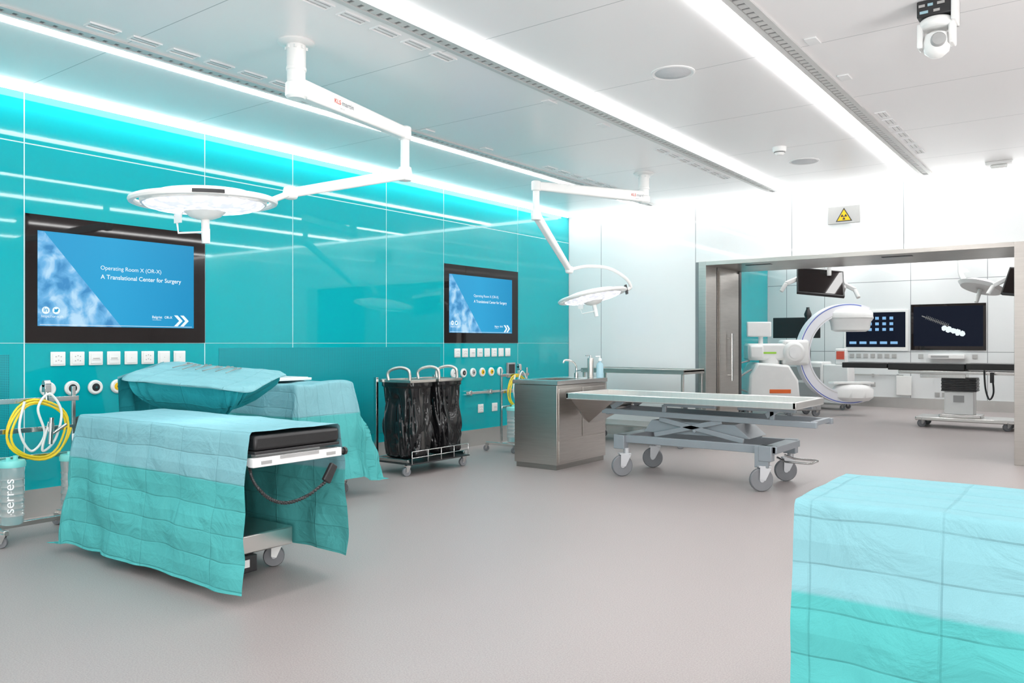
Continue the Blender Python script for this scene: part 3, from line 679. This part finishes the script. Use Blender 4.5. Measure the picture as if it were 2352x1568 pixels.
# ---------------------------------------------------------------- suction trolley
def suction_trolley(off,label):
    ox,oy=off; x=-5.62+ox
    t=thing('suction_trolley',label,'medical trolley',(x,2.35+oy,0),group='suction trolleys')
    Y0,Y1=2.1+oy,2.6+oy
    b=MB()
    for y in (Y0,Y1): b.beam((x,y,.10),(x,y,.96),.022,.022)
    for z in (.88,.69): b.bx(x+.005,x+.017,Y0-.03,Y1+.03,z-.016,z+.016)
    b.bx(x+.005,x+.017,Y0,Y1,.50,.53)
    b.build('frame','chrome',t,.002)
    b=MB(); b.bx(x-.22,x+.22,Y0-.012,Y0+.018,.075,.105); b.bx(x-.22,x+.22,Y1-.018,Y1+.012,.075,.105); b.bx(x-.015,x+.015,Y0,Y1,.075,.105); b.build('base','steelh',t,.003)
    for dx in (-.2,.2):
        for y in (Y0,Y1): caster(t,x+dx,y,.034,.08,.7+dx)
    b=MB(); b.box((x+.02,Y0+.32,.955),(.05,.04,.05)); b.cyl((x+.02,Y0+.32,.85),(x+.02,Y0+.32,.98),.012); b.cyl((x+.02,Y0+.30,.985),(x+.02,Y0+.34,.985),.025); b.build('valve','chrome',t,.003)
    hx=x+.04; yc=Y0+.265; 
    pts=[]
    for i in range(3*36+1):
        a=2*math.pi*i/36; R=.165+.012*math.sin(i*.13)+.006*math.sin(i*.7); pts.append((hx+.008*math.sin(i*.3)+.0004*i*.3,yc+R*math.cos(a)*1.08,.71+R*math.sin(a)*1.1-.02))
    b=MB(); b.tube(pts,.0075,8); tag(b.build('air_hose','yellow',org=(hx,yc,.7)),'yellow coiled air hose hung on the trolley','hose','coiled hoses')
    b=MB(); X=hx+.035
    b.tube(cr([(X,yc-.10,.88),(X,yc-.13,.70),(X,yc-.06,.56),(X,yc+.02,.66),(X,yc-.02,.83),(X,yc+.05,.92),(X+.01,yc+.12,.80),(X+.01,yc+.08,.62),(X+.015,yc+.0,.56),(X+.02,yc+.04,.74)],9),.008,8)
    tag(b.build('suction_hose','hose',org=(hx,yc,.7)),'translucent white suction tube looped on the trolley','hose','suction tubes')
    b=MB(); b.cyl((hx+.09,yc+.03,.60),(hx+.09,yc+.04,.77),.014); b.cyl((hx+.09,yc+.035,.69),(hx+.09,yc+.037,.735),.018); b.cyl((hx+.09,yc+.037,.66),(hx+.09,yc+.13,.72),.01); tag(b.build('regulator','chrome',org=(hx,yc,.7)),'small metal pressure regulator hanging among hoses','regulator')
    for y in (Y0+.08,Y1-.055):
        cx=x+.105; k=thing('suction_canister','clear ribbed suction canister with teal lid and white lettering','canister',(cx,y,.12),group='suction canisters')
        prof=[(0,.12),(.058,.12),(.064,.13)]
        for i in range(6): z=.17+i*.045; prof+= [(.066,z),(.070,z+.006),(.066,z+.012)]
        prof+=[(.072,.475),(.072,.48)]
        b=MB(); b.lathe([(r,z-.0) for r,z in prof],(cx,y,0),28); b.build('body','canister',k)
        b=MB(); b.lathe([(.076,.478),(.078,.50),(.07,.518),(.03,.522),(0,.522)],(cx,y,0),28); b.cyl((cx,y+.02,.52),(cx,y+.02,.545),.014); b.cyl((cx+.02,y-.03,.52),(cx+.02,y-.03,.54),.012); b.build('lid','tealp',k)
        v=Vector((.9,-.44,0)).normalized()
        hzt=Vector((.44,.9,0)).normalized()
        text('serres',.21,'lettering','whiteprint',k,Vector((cx,y,.2))+v*.0745+hzt*.016,(0,0,1),-hzt,height=.036,bold=0)
    return t
suction_trolley((0,0),'steel suction trolley with coiled hoses near the draped table')
suction_trolley((0,5.26),'steel suction trolley with hoses near the wall corner')
# ---------------------------------------------------------------- waste trolley
X0,X1,Y0,Y1=-5.72,-5.30,5.50,6.32
t=thing('waste_trolley','wheeled chrome trolley holding two black rubbish bags','waste trolley',((X0+X1)/2,(Y0+Y1)/2,0))
b=MB(); ym=(Y0+Y1)/2
b.beam((X0,Y0-.01,.12),(X0,Y0-.01,.92),.03,.035); b.beam((X0,Y1+.01,.12),(X0,Y1+.01,.92),.03,.035)
b.bx(X0-.012,X1+.0,Y0-.01,Y0+.015,.12,.15); b.bx(X0-.012,X1,Y1-.015,Y1+.01,.12,.15); b.bx(X0-.012,X0+.015,Y0,Y1,.12,.15)
for z in (.23,.17): b.cyl((X1+.05,Y0,z),(X1+.05,Y1,z),.005,n=8)
for y in (Y0,Y0+.22,ym,Y1-.22,Y1): b.cyl((X1+.05,y,.115),(X1+.05,y,.23),.005,n=8)
b.build('frame','chrome',t,.002)
b=MB(); b.bx(X0-.01,X1+.055,Y0-.02,Y1+.02,.105,.117); b.build('base_plate','dark',t,.003)
for ya,yb in ((Y0+.03,ym-.02),(ym+.02,Y1-.03)):
    b=MB(); 
    for q in ((X0+.0,X1,ya,ya+.015),(X0,X1,yb-.015,yb),(X0,X0+.015,ya,yb),(X1-.015,X1,ya,yb)): b.bx(*q,.872,.90)
    b.bx(X0+.015,X1-.015,ya+.015,yb-.015,.88,.885); b.build('lid','steel',t,.003)
for y in (Y0-.08,ym-.08,Y1-.22):
    b=MB(); b.tube(cr([(X1-.16,y-.02,.90),(X1-.17,y-.02,.965),(X1-.13,y+.0,1.005),(X1-.05,y+.04,1.02),(X1+.01,y+.07,.995),(X1+.02,y+.08,.94),(X1+.02,y+.08,.90)],6),.015,12); b.build('handle','steel',t)
for x in (X0,X1):
    for y in (Y0,Y1): caster(t,x,y,.042,.105,.5 if x<-5.5 else 1.2)
def bag(y0,y1,seed,lean):
    cx,cy=(X0+X1)/2+.01,(y0+y1)/2; vs=[];NA=140;NZ=80; b=MB()
    for j in range(NZ+1):
        f=j/NZ; z=.872-f*.735
        if f<.06: tp=1.10
        else: tp=1.04-.04*math.sin(min(1,(f-.06)/.3)*math.pi*.5)+.10*math.sin(max(0,f-.25)*math.pi/.75)**2-.10*max(0,f-.7)
        if f>.92: tp*= math.sqrt(max(0,1-((f-.92)/.08)**2))*.5+.5
        for k in range(NA):
            a=2*math.pi*k/NA; ca,sa=math.cos(a),math.sin(a); e=.66
            px=abs(ca)**e*math.copysign(1,ca)*.21; py=abs(sa)**e*math.copysign(1,sa)*(y1-y0)*.46
            r1=abs(noise.noise(Vector((ca*1.8+seed+z*1.0,sa*1.8,z*1.5)))); r2=abs(noise.noise(Vector((ca*4+seed+z*1.5,sa*4,z*3+2)))); r3=noise.noise(Vector((ca*3+z*3,sa*3+seed,z*5)))
            am=min(1,f*5)
            w=1-.13*(1-r1)**7*am-.09*(1-r2)**6*am+.06*r3*am
            vs.append((cx+px*tp*w+.02*f,cy+py*tp*w+lean*f*f,z))
    fs=[]
    for j in range(NZ):
        for k in range(NA): fs.append((j*NA+k,j*NA+(k+1)%NA,(j+1)*NA+(k+1)%NA,(j+1)*NA+k))
    fs.append(tuple(range(NA))); fs.append(tuple(NZ*NA+k for k in range(NA))[::-1]); b.add(vs,fs)
    tag(b.build('rubbish_bag','bag',org=(cx,cy,.13),ang=80),'shiny black plastic bag hanging in the waste trolley','rubbish bag','black rubbish bags')
bag(Y0-.01,ym-.015,1.3,-.01); bag(ym+.015,Y1+.01,4.9,.03)
# ---------------------------------------------------------------- sink cabinet
x0,x1,y0,y1=-4.87,-4.355,6.6,7.55
t=thing('sink_cabinet','free-standing brushed stainless steel sink cabinet','cabinet',((x0+x1)/2,(y0+y1)/2,0))
b=MB(); b.bx(x0+.015,x1-.015,y0+.015,y1-.015,0,.05); b.build('plinth','steeld',t)
b=MB(); b.bx(x0,x1,y0,y1,.05,.835); b.build('body','steel',t,.003)
for q in ((y0+.03,y0+.46,.30,.80),(y0+.475,y1-.03,.30,.80),(y0+.03,y1-.03,.07,.285)):
    b=MB(); b.bx(x1+.001,x1+.007,*q); b.build('access_panel','steel',t,.002)
b=MB(); zt=.88
X=[x0-.015,x0+.10,x1-.09,x1+.015]; Yy=[y0-.015,y0+.14,y1-.33,y1+.015]
for i in range(3):
    for j in range(3):
        if i==1 and j==1: continue
        b.bx(X[i],X[i+1],Yy[j],Yy[j+1],.84,zt)
b.build('worktop','steelh',t)
b=MB(); b.bx(X[1],X[2],Yy[1],Yy[2],.836,.839); 
for q in ((X[1],X[1]+.004,Yy[1],Yy[2]),(X[2]-.004,X[2],Yy[1],Yy[2]),(X[1],X[2],Yy[1],Yy[1]+.004),(X[1],X[2],Yy[2]-.004,Yy[2])): b.bx(*q,.837,.879)
b.build('basin','steeld',t)
b=MB(); fx,fy=-4.62,y1-.17
b.cyl((fx,fy,.88),(fx,fy,.93),.022); b.tube(cr([(fx,fy,.92),(fx,fy,1.0),(fx-.02,fy-.05,1.055),(fx-.05,fy-.14,1.07),(fx-.055,fy-.17,1.04)],7),.011,10); b.beam((fx,fy,.95),(fx+.07,fy+.01,.965),.016,.01); b.build('tap','chrome',t)
t=thing('soap_dispenser','tall slim stainless steel soap dispenser on the sink','dispenser',(-4.47,y1-.12,.881))
b=MB(); b.lathe([(0,.0),(.032,0),(.034,.01),(.034,.20),(.03,.21),(0,.21)],(-4.47,y1-.12,.881)); b.build('body','steel',t)
b=MB(); b.cyl((-4.47,y1-.12,1.09),(-4.47,y1-.12,1.12),.01); b.beam((-4.47,y1-.12,1.12),(-4.50,y1-.17,1.118),.014,.008); b.build('pump','chrome',t)
t=thing('disinfectant_bottle','translucent blue disinfectant bottle on the sink','bottle',(-4.39,y1-.06,.881))
b=MB(); b.lathe([(0,0),(.036,0),(.038,.01),(.038,.13),(.03,.155),(.014,.165),(.014,.18)],(-4.39,y1-.06,.881)); b.build('body','bottle',t)
b=MB(); b.lathe([(.018,.18),(.018,.205),(.006,.21),(.006,.235),(0,.235)],(-4.39,y1-.06,.881)); b.beam((-4.39,y1-.06,1.112),(-4.42,y1-.10,1.11),.01,.008); b.build('cap','whitep',t)
t=thing('steel_trolley','open stainless steel trolley table standing by the white wall','trolley',(-4.75,9.1,0))
a,c,d,e=-5.45,-4.03,8.82,9.42
b=MB(); b.bx(a,c,d,e,.905,.925); 
for q in ((a,c,d,d+.012),(a,c,e-.012,e),(a,a+.012,d,e),(c-.012,c,d,e)): b.bx(*q,.88,.935)
b.build('tabletop','steel',t,.002)
for x in (a+.03,c-.03):
    for y in (d+.03,e-.03):
        b=MB(); b.beam((x,y,.13),(x,y,.90),.028,.028); b.build('leg','steel',t,.003)
b=MB(); b.bx(a+.02,c-.02,d+.02,e-.02,.22,.24); b.build('lower_shelf','steel',t,.002)
for x in (a+.03,c-.03):
    for y in (d+.03,e-.03): caster(t,x,y,.05,.135,.4)
# ---------------------------------------------------------------- dissection table
t=thing('dissection_table','height adjustable stainless steel tray table on large grey wheels','wheeled table',(-3.0,7.06,0))
tx0,tx1,ty0,ty1=-4.27,-2.05,6.63,7.43
b=MB(); b.bx(tx0,tx1,ty0,ty1,.705,.717)
for q in ((tx0,tx1,ty0,ty0+.03),(tx0,tx1,ty1-.03,ty1),(tx0,tx0+.03,ty0,ty1),(tx1-.03,tx1,ty0,ty1)): b.bx(*q,.708,.766)
b.build('tray','traysteel',t,.006)
b=MB()
vs=[(tx0+.02,ty0+.06,.705),(tx0+.50,ty0+.06,.705),(tx0+.5,ty1-.06,.705),(tx0+.02,ty1-.06,.705),(tx0+.04,6.9,.50),(tx0+.10,6.9,.46),(tx0+.10,7.16,.46),(tx0+.04,7.16,.50)]
b.add(vs,[(3,2,1,0),(4,5,6,7),(0,1,5,4),(1,2,6,5),(2,3,7,6),(3,0,4,7)]); b.build('drain_funnel','steel',t)
b=MB()
for y in (6.80,7.26):
    b.beam((-3.95,y,.60),(-1.93,y,.575),.045,.05)
    for x in (-3.75,-2.25): b.beam((x-.10,y,.63),(x+.02,y,.705),.03,.05)
    for x in (-3.30,-2.6): b.bx(x,x+.5,y-.02,y+.02,.67,.705)
    for x in (-3.3,-2.3): b.bx(x-.02,x+.02,y-.015,y+.015,.6,.68)
for x in (-3.9,-1.97): b.bx(x-.02,x+.02,6.80,7.26,.565,.605)
b.build('upper_frame','greymetal',t,.004)
b=MB()
for y in (6.80,7.26):
    b.beam((-3.35,y,.55),(-2.55,y,.40),.02,.045,up=(0,0,1)); b.beam((-3.40,y,.40),(-2.75,y,.56),.02,.045)
m_=mxp((0,7.24,0),(1,0,0),(0,0,1)); b.prism([(-3.52,.42),(-2.50,.42),(-2.64,.535),(-3.44,.535)],m_,.42)
b.cyl((-3.0,6.78,.46),(-3.0,7.28,.46),.015); b.build('lift_mechanism','greymetal',t,.004)
b=MB()
for y in (6.76,7.34): b.bx(-3.80,-2.25,y-.025,y+.025,.315,.385)
for x in (-3.74,-2.30): b.bx(x-.06,x+.06,6.735,7.365,.32,.38)
for x in (-3.72,-2.33):
    for y in (6.74,7.38): b.bx(x-.055,x+.055,y-.045,y+.045,.255,.385)
b.bx(-2.42,-2.30,6.70,6.74,.20,.38); b.build('lower_frame','greymetal',t,.005)
for x,y,a in ((-3.66,6.74,48),(-2.33,6.74,40),(-3.66,7.38,25),(-2.33,7.38,35)): caster(t,x,y,.1,.265,math.radians(a),.042,'tyre','hub')
b=MB(); b.tube([(-2.30,6.92,.27),(-2.22,6.90,.24),(-2.03,6.90,.24),(-2.01,6.93,.24),(-2.01,7.10,.24),(-2.03,7.13,.24),(-2.22,7.13,.24),(-2.30,7.11,.27)],.009,8); b.build('foot_pedal','chrome',t)
# ---------------------------------------------------------------- adjoining room
def far_mon(xa,xb,za,zb,frame,disp,label,mark):
    t=thing('wall_monitor',label,'monitor',(xa,FY,za))
    b=MB(); b.bx(xa,xb,FY-.03,FY-.001,za,zb); b.build('bezel',frame,t,.004)
    b=MB(); m_=.045; b.bx(xa+m_,xb-m_,FY-.033,FY-.03,za+m_+.03,zb-m_); d=b.build('display',disp,t)
    mark(d,xa,xb,za,zb)
def icons(d,xa,xb,za,zb):
    w=(xb-xa)
    for j in range(3):
        for i in range(4):
            b=MB(); b.box((xa+w*(.42+.11*i),FY-.035,zb-.16-.11*j),(.065,.002,.055),0); b.build('icon','dispb',d)
    for i in range(5):
        b=MB(); b.box((xa+w*(.15+.16*i),FY-.035,za+.16),(.13,.002,.05),0); b.build('icon','dispb',d)
def screwmark(d,xa,xb,za,zb):
    b=MB(); cx=xa+.72; cz=za+.36
    for i in range(5):
        u=-.16+.08*i; m=mxp((cx+u*.94,FY-.034,cz-u*.33),(1,0,-.35),(.35,0,1)); P=[]
        for j in range(16):
            a=2*math.pi*j/16; r=1+.25*noise.noise(Vector((math.cos(a)*2.5+i*3,math.sin(a)*2.5,.4)))
            P.append((.048*r*math.cos(a),(.05+.012*(i%2))*r*math.sin(a)))
        b.prism(P,m,.002)
    b.build('bone_picture','dispw',d)
    b=MB(); 
    for i in range(14): m2=mxp((cx-.45+.028*i,FY-.034,cz+.26-.012*i),(1,0,-.4),(.4,0,1)); b.prism([(-.005,-.035),(.005,-.035),(.005,.035),(-.005,.035)],m2,.0015)
    m2=mxp((cx-.30,FY-.034,cz+.19),(1,0,-.43),(.43,0,1)); b.prism([(-.25,-.010),(.25,-.010),(.25,.010),(-.25,.010)],m2,.0015)
    b.build('screw_picture','raild',d)
far_mon(-4.30,-3.12,1.10,1.90,'white','dispd','wall screen with white frame showing rows of blue icons',icons)
far_mon(-3.07,-1.82,1.12,1.99,'blackglass','dispd','black wall screen showing a white bone scan',screwmark)
b=MB(); b.bx(-.042,.042,-.012,0,-.042,.042); b.bx(-.03,.03,-.016,-.012,-.03,.03); q=tag(b.build('wall_socket','signplate',bevel=.003),'small white square socket on the far white wall','socket','sockets on the far white wall')
L=[(-4.15+.13*i,1.0) for i in range(7)]+[(-2.9,1.0),(-2.0,1.0),(-3.75,.44),(-2.62,.28),(-2.5,.28),(-2.38,.28)]
q.location=(L[0][0],FY-.001,L[0][1])
for x,z in L[1:]:
    k=q.copy(); COL.objects.link(k); k.location=(x,FY-.001,z)
t=thing('equipment_rail','stainless rail on the far white wall','rail',(-4.3,FY,.62))
b=MB(); b.bx(-4.3,-3.2,FY-.05,FY-.04,.61,.64); b.build('bar','steelh',t)
for x in (-4.2,-3.75,-3.3):
    b=MB(); b.bx(x-.02,x+.02,FY-.04,FY-.001,.6,.65); b.build('bracket','chrome',t)
b=MB(); b.bx(-3.32,-3.05,FY-.08,FY-.052,.25,.62); tag(b.build('paper_bag','whitep',bevel=.006),'white paper bag hanging from the wall rail','bag')
t=thing('wall_control_unit','white control unit mounted on the far wall','control unit',(-2.6,FY,.95))
b=MB(); b.bx(-2.75,-2.15,FY-.2,FY-.001,.96,1.04); b.build('housing','white',t,.01)
b=MB(); b.bx(-2.7,-2.4,FY-.204,FY-.2,.98,1.02); b.build('panel','greyp',t)
t=thing('operating_table','operating table with black segmented pads on a steel column base','operating table',(-1.95,13.6,0))
for a,c,za,zb in ((-3.41,-2.75,.865,.95),(-2.74,-1.7,.845,.95),(-1.69,-.4,.86,.955)):
    b=MB(); b.bx(a,c,13.35,13.88,za,zb); b.build('mattress','black',t,.012)
b=MB(); b.bx(-2.6,-.6,13.40,13.83,.79,.843); b.bx(-2.3,-1.7,13.42,13.8,.735,.79); b.bx(-2.55,-.7,13.32,13.335,.81,.84); b.build('frame','steelh',t,.004)
b=MB(); 
for i in range(8): b.bx(-2.02+.005*(i%2),-1.56-.005*(i%2),13.42,13.78,.54+.025*i,.562+.025*i)
b.build('bellows','dark',t,.004)
b=MB(); b.bx(-1.98,-1.6,13.44,13.76,.20,.54); b.build('column','white',t,.008)
b=MB(); b.bx(-1.86,-1.72,13.433,13.438,.38,.48); b.build('label_plate','greyp',t)
b=MB(); b.bx(-2.35,-1.05,13.30,13.90,.10,.155); b.bx(-2.05,-1.5,13.40,13.80,.155,.20); b.build('base','steelh',t,.012)
for x in (-2.25,-1.15):
    for y in (13.36,13.84): caster(t,x,y,.055,.11,.5,.06,'tyre','greyp')
b=MB(); b.tube(cr([(-1.45,13.3,.86),(-1.43,13.27,.60),(-1.38,13.25,.45),(-1.33,13.26,.55),(-1.35,13.28,.8)],10),.012,8); b.box((-1.35,13.28,.76),(.05,.03,.15)); b.build('hand_control','dark',t)
# C-arm (local, x right)
t=thing('c_arm_scanner','white mobile c-arm x-ray scanner with blue edged ring','x-ray machine',(0,0,0))
cz=1.07
def arc(r0,r1,yw,a0,a1,mi=0,n=48,b=None):
    b=b or MB(); vs=[];fs=[]
    for k in range(n+1):
        a=math.radians(a0+(a1-a0)*k/n)
        for r,y in ((r0,-yw),(r1,-yw),(r1,yw),(r0,yw)): vs.append((r*math.cos(a),y,cz+r*math.sin(a)))
    for k in range(n):
        for j in range(4): fs.append((4*k+j,4*k+4+j,4*k+4+(j+1)%4,4*k+(j+1)%4))
    fs+=[(0,1,2,3),(4*n+3,4*n+2,4*n+1,4*n)]; b.add(vs,fs,mi); return b
arc(.68,.87,.10,66,294).build('c_ring','lilac',t)
arc(.84,.855,.103,76,288).build('ring_stripe','bluest',t)
b=arc(.70,.712,.103,80,284,n=40); b.build('ring_groove','rail',t)
b=MB(); b.lathe([(0,-.22),(.22,-.22),(.28,-.19),(.30,-.05),(.33,.0),(.33,.10),(.29,.15),(0,.16)],(.06,0,cz+.60),32,sx=1.15,sy=.8); b.build('detector','white',t)
b=MB(); b.lathe([(.332,.0),(.336,.01),(.336,.03),(.332,.04)],(.06,0,cz+.60),32,sx=1.15,sy=.8); b.build('detector_band','rail',t)
b=MB(); b.lathe([(0,.13),(.16,.13),(.22,.10),(.26,.04),(.26,-.1),(.2,-.16),(0,-.16)],(.10,0,cz-.66),28,sx=1.35,sy=.8); b.build('x_ray_source','white',t,.01)
b=MB(); b.bx(-.28,.42,-.12,.12,cz-.525,cz-.49); b.build('source_cover','white',t,.004)
b=MB(); b.box((-.93,0,cz+.02),(.46,.32,.44)); b.cyl((-.98,-.22,cz+.02),(-.98,.22,cz+.02),.19,n=28); b.build('ring_carriage','white',t,.05)
b=MB(); b.cyl((-.98,-.228,cz+.02),(-.98,-.222,cz+.02),.10,n=28); b.build('carriage_cap','vent',t)
b=MB(); b.box((-1.40,0,cz+.03),(.72,.32,.29)); b.box((-1.62,0,cz+.03),(.25,.38,.24)); ha=b.build('horizontal_arm','white',t,.04)
b=MB(); b.bx(-1.58,-1.28,-.165,-.16,cz+.0,cz+.03); b.build('green_stripe','green',ha)
b=MB(); b.cyl((-1.35,0,.75),(-1.35,0,cz-.05),.17,n=28); b.build('column','white',t)
b=MB(); P=[(-1.80,.20),(-.90,.20),(-.94,.62),(-1.10,.88),(-1.64,.92),(-1.77,.70)]
b.prism(P,mxp((0,.30,0),(1,0,0),(0,0,1)),.60); bd=b.build('body','white',t,.04)
b=MB(); b.bx(-1.44,-1.08,-.306,-.302,.40,.465); b.build('orange_label','orange',bd)
b=MB(); b.bx(-1.85,-.55,-.28,-.18,.10,.20); b.bx(-1.85,-.55,.18,.28,.10,.20); b.bx(-1.78,-1.1,-.25,.25,.12,.20); b.build('chassis','greyp',t,.02)
for x in (-1.75,-.6):
    for y in (-.23,.23): caster(t,x,y,.07,.15,.2,.05)
b=MB(); b.box((-1.55,-.05,cz+.42),(.42,.09,.26)); b.cyl((-1.5,0,cz+.12),(-1.5,0,cz+.32),.04); b.build('control_monitor','white',t,.02)
b=MB(); b.tube(cr([(-1.72,-.2,.8),(-1.95,-.25,.65),(-1.98,-.25,.45),(-1.8,-.28,.3)],8),.018,8); b.tube(cr([(-1.72,-.1,.95),(-2.0,-.15,.85),(-2.02,-.15,.55),(-1.75,-.2,.4)],8),.014,8); b.build('cable','greyp',t)
t.location=(-3.67,14.7,0); t.rotation_euler=(0,0,math.radians(36.6))
t=thing('equipment_cart','white medical cart with black monitor and black gas bottle','equipment cart',(-4.75,15.9,0))
b=MB(); b.bx(-5.05,-4.35,15.7,16.3,.12,.9); b.build('cabinet','white',t,.03)
for z in (.25,.55):
    b=MB(); b.bx(-5.0,-4.4,15.69,15.70,z,z+.25); b.build('drawer','greyp',t,.004)
b=MB(); b.bx(-5.35,-4.45,15.85,15.9,1.35,1.75); b.cyl((-4.9,15.95,.9),(-4.9,15.95,1.4),.03); b.build('monitor','dark',t,.01)
b=MB(); b.cyl((-4.6,15.6,.9),(-4.6,15.6,1.75),.05); b.lathe([(.06,0),(.07,.05),(.03,.15),(.03,.18),(0,.18)],(-4.6,15.6,1.75)); b.build('gas_bottle','dark',t)
b=MB(); b.bx(-4.15,-3.95,15.75,15.9,.85,1.15); b.bx(-4.35,-3.9,15.7,16.2,.12,.85); b.build('side_module','white',t,.02)
b=MB(); b.bx(-4.12,-3.98,15.74,15.75,.95,1.1); b.build('display','red',t)
for x in (-4.95,-4.0):
    for y in (15.8,16.2): caster(t,x,y,.05,.12)
t=thing('gas_hose_bundle','teal and grey hoses looped on the teal wall','hose',(-5.80,14.6,.9))
for k in range(3):
    b=MB(); b.tube(cr([(-5.80+.03*k,14.4+.1*k,1.1),(-5.76,14.5+.15*k,.8),(-5.7,14.8+.1*k,.6),(-5.72,15.1,.75),(-5.78,15.0,1.0)],8),.02,8); b.build('hose','tealp',t)
b=MB(); b.bx(-5.849,-5.78,14.3,15.1,1.05,1.15); b.build('outlet_block','greyp',t)
def hang_mon(x,y,z,rzdeg,tilt,size,label,extras):
    t=thing('ceiling_monitor',label,'monitor',(x,y,CZ))
    b=MB(); b.cyl((x+.35,y+.3,CZ),(x+.35,y+.3,2.6),.05); b.beam((x+.35,y+.3,2.62),(x+.1,y+.1,2.60),.08,.09); b.cyl((x+.1,y+.1,2.63),(x+.1,y+.1,z+.1),.03); b.build('arm','white',t,.01)
    R=Matrix.Rotation(math.radians(rzdeg),3,'Z')@Matrix.Rotation(math.radians(tilt),3,'X')@Matrix.Rotation(math.radians(8),3,'Y')
    b=MB(); b.box((x,y,z),(size[0],.05,size[1]),rot=R); sc_=b.build('screen','dark',t,.008)
    b=MB(); b.box(Vector((x,y,z))+R@Vector((0,-.028,0)),(size[0]-.05,.006,size[1]-.05),rot=R); b.build('panel','blackglass',sc_)
    b=MB(); b.box(Vector((x,y,z))+R@Vector((.04,.07,.14)),(size[0]*1.0,.11,size[1]*.75),rot=R); b.build('housing','white',t,.02)
    for dx in extras:
        b=MB(); p=Vector((x,y,z))+R@Vector((dx,0,-.08)); b.beam(Vector((x,y,z))+R@Vector((dx*.6,.05,.1)),p,.06,.06); b.cyl(p,p+Vector((math.copysign(.06,dx),-.05,-.12)),.03); b.build('handle','white',t,.01)
    return t
hang_mon(-3.42,12.2,2.14,30,-38,(.66,.50),'black flat monitor tilted on a white ceiling arm',(-.48,.48))
hang_mon(-.85,12.6,2.05,-20,-20,(.62,.40),'black monitor on white ceiling arm partly behind the door frame',(-.45,))
t=thing('surgical_lamp','small white oval surgical light on an annex ceiling arm','surgical light',(-1.6,13.0,CZ))
b=MB(); b.cyl((-1.75,13.2,CZ),(-1.75,13.2,2.45),.04); b.tube(cr([(-1.75,13.2,2.5),(-1.72,13.1,2.25),(-1.65,13.0,2.12)],6),.035,10); b.build('arm','white',t)
rr=R3('Y',14)@R3('X',-14)
b=MB(); b.lathe([(0,.07),(.18,.06),(.30,0),(.26,-.045),(0,-.05)],(-1.45,13.0,2.05),32,mx=rr); b.build('lamp_head','white',t)
b=MB(); b.lathe([(0,-.24),(.025,-.24),(.03,-.05),(.06,-.05)],(-1.45,13.0,2.05),16,mx=rr); b.build('handle','whitep',t)
# ---------------------------------------------------------------- lights: surgical lamp spots, added ceiling fill, world
def spot(loc,e,ang,r=.25):
    l=bpy.data.lights.new('lamp_spot','SPOT'); l.energy=e; l.spot_size=math.radians(ang); l.spot_blend=.9; l.shadow_soft_size=r; l.color=(.97,.98,1)
    o=bpy.data.objects.new('lamp_spot',l); COL.objects.link(o); o.location=loc; return o
spot((-4.0,2.55,1.95),30,60); spot((-4.59,7.67,1.66),10,70)
def up(loc,to,e,s):
    l=bpy.data.lights.new('ceiling_fill','AREA'); l.energy=e; l.size=s; l.color=(1,.985,.97)
    o=bpy.data.objects.new('ceiling_fill',l); COL.objects.link(o); o.location=loc
    o.rotation_euler=(Vector(to)-Vector(loc)).to_track_quat('-Z','Y').to_euler(); return o
up((1.2,-1.6,.7),(-3.0,3.5,3.05),110,1.6); up((2.2,3.6,.7),(-2.0,6.0,3.05),60,1.4)  # unseen uplights added behind and right of the camera to brighten the ceiling
w=bpy.data.worlds.new('World'); sc.world=w; w.use_nodes=True; w.node_tree.nodes['Background'].inputs[0].default_value=(1,.985,.975,1); w.node_tree.nodes['Background'].inputs[1].default_value=1.0
cd=bpy.data.cameras.new('camera'); cd.sensor_width=36; cd.lens=1850/2352*36; cd.shift_y=4/2352; cd.clip_start=.05
co=bpy.data.objects.new('camera',cd); COL.objects.link(co); co.location=(0,0,H); co.rotation_euler=(math.radians(90),0,math.radians(36.6)); sc.camera=co
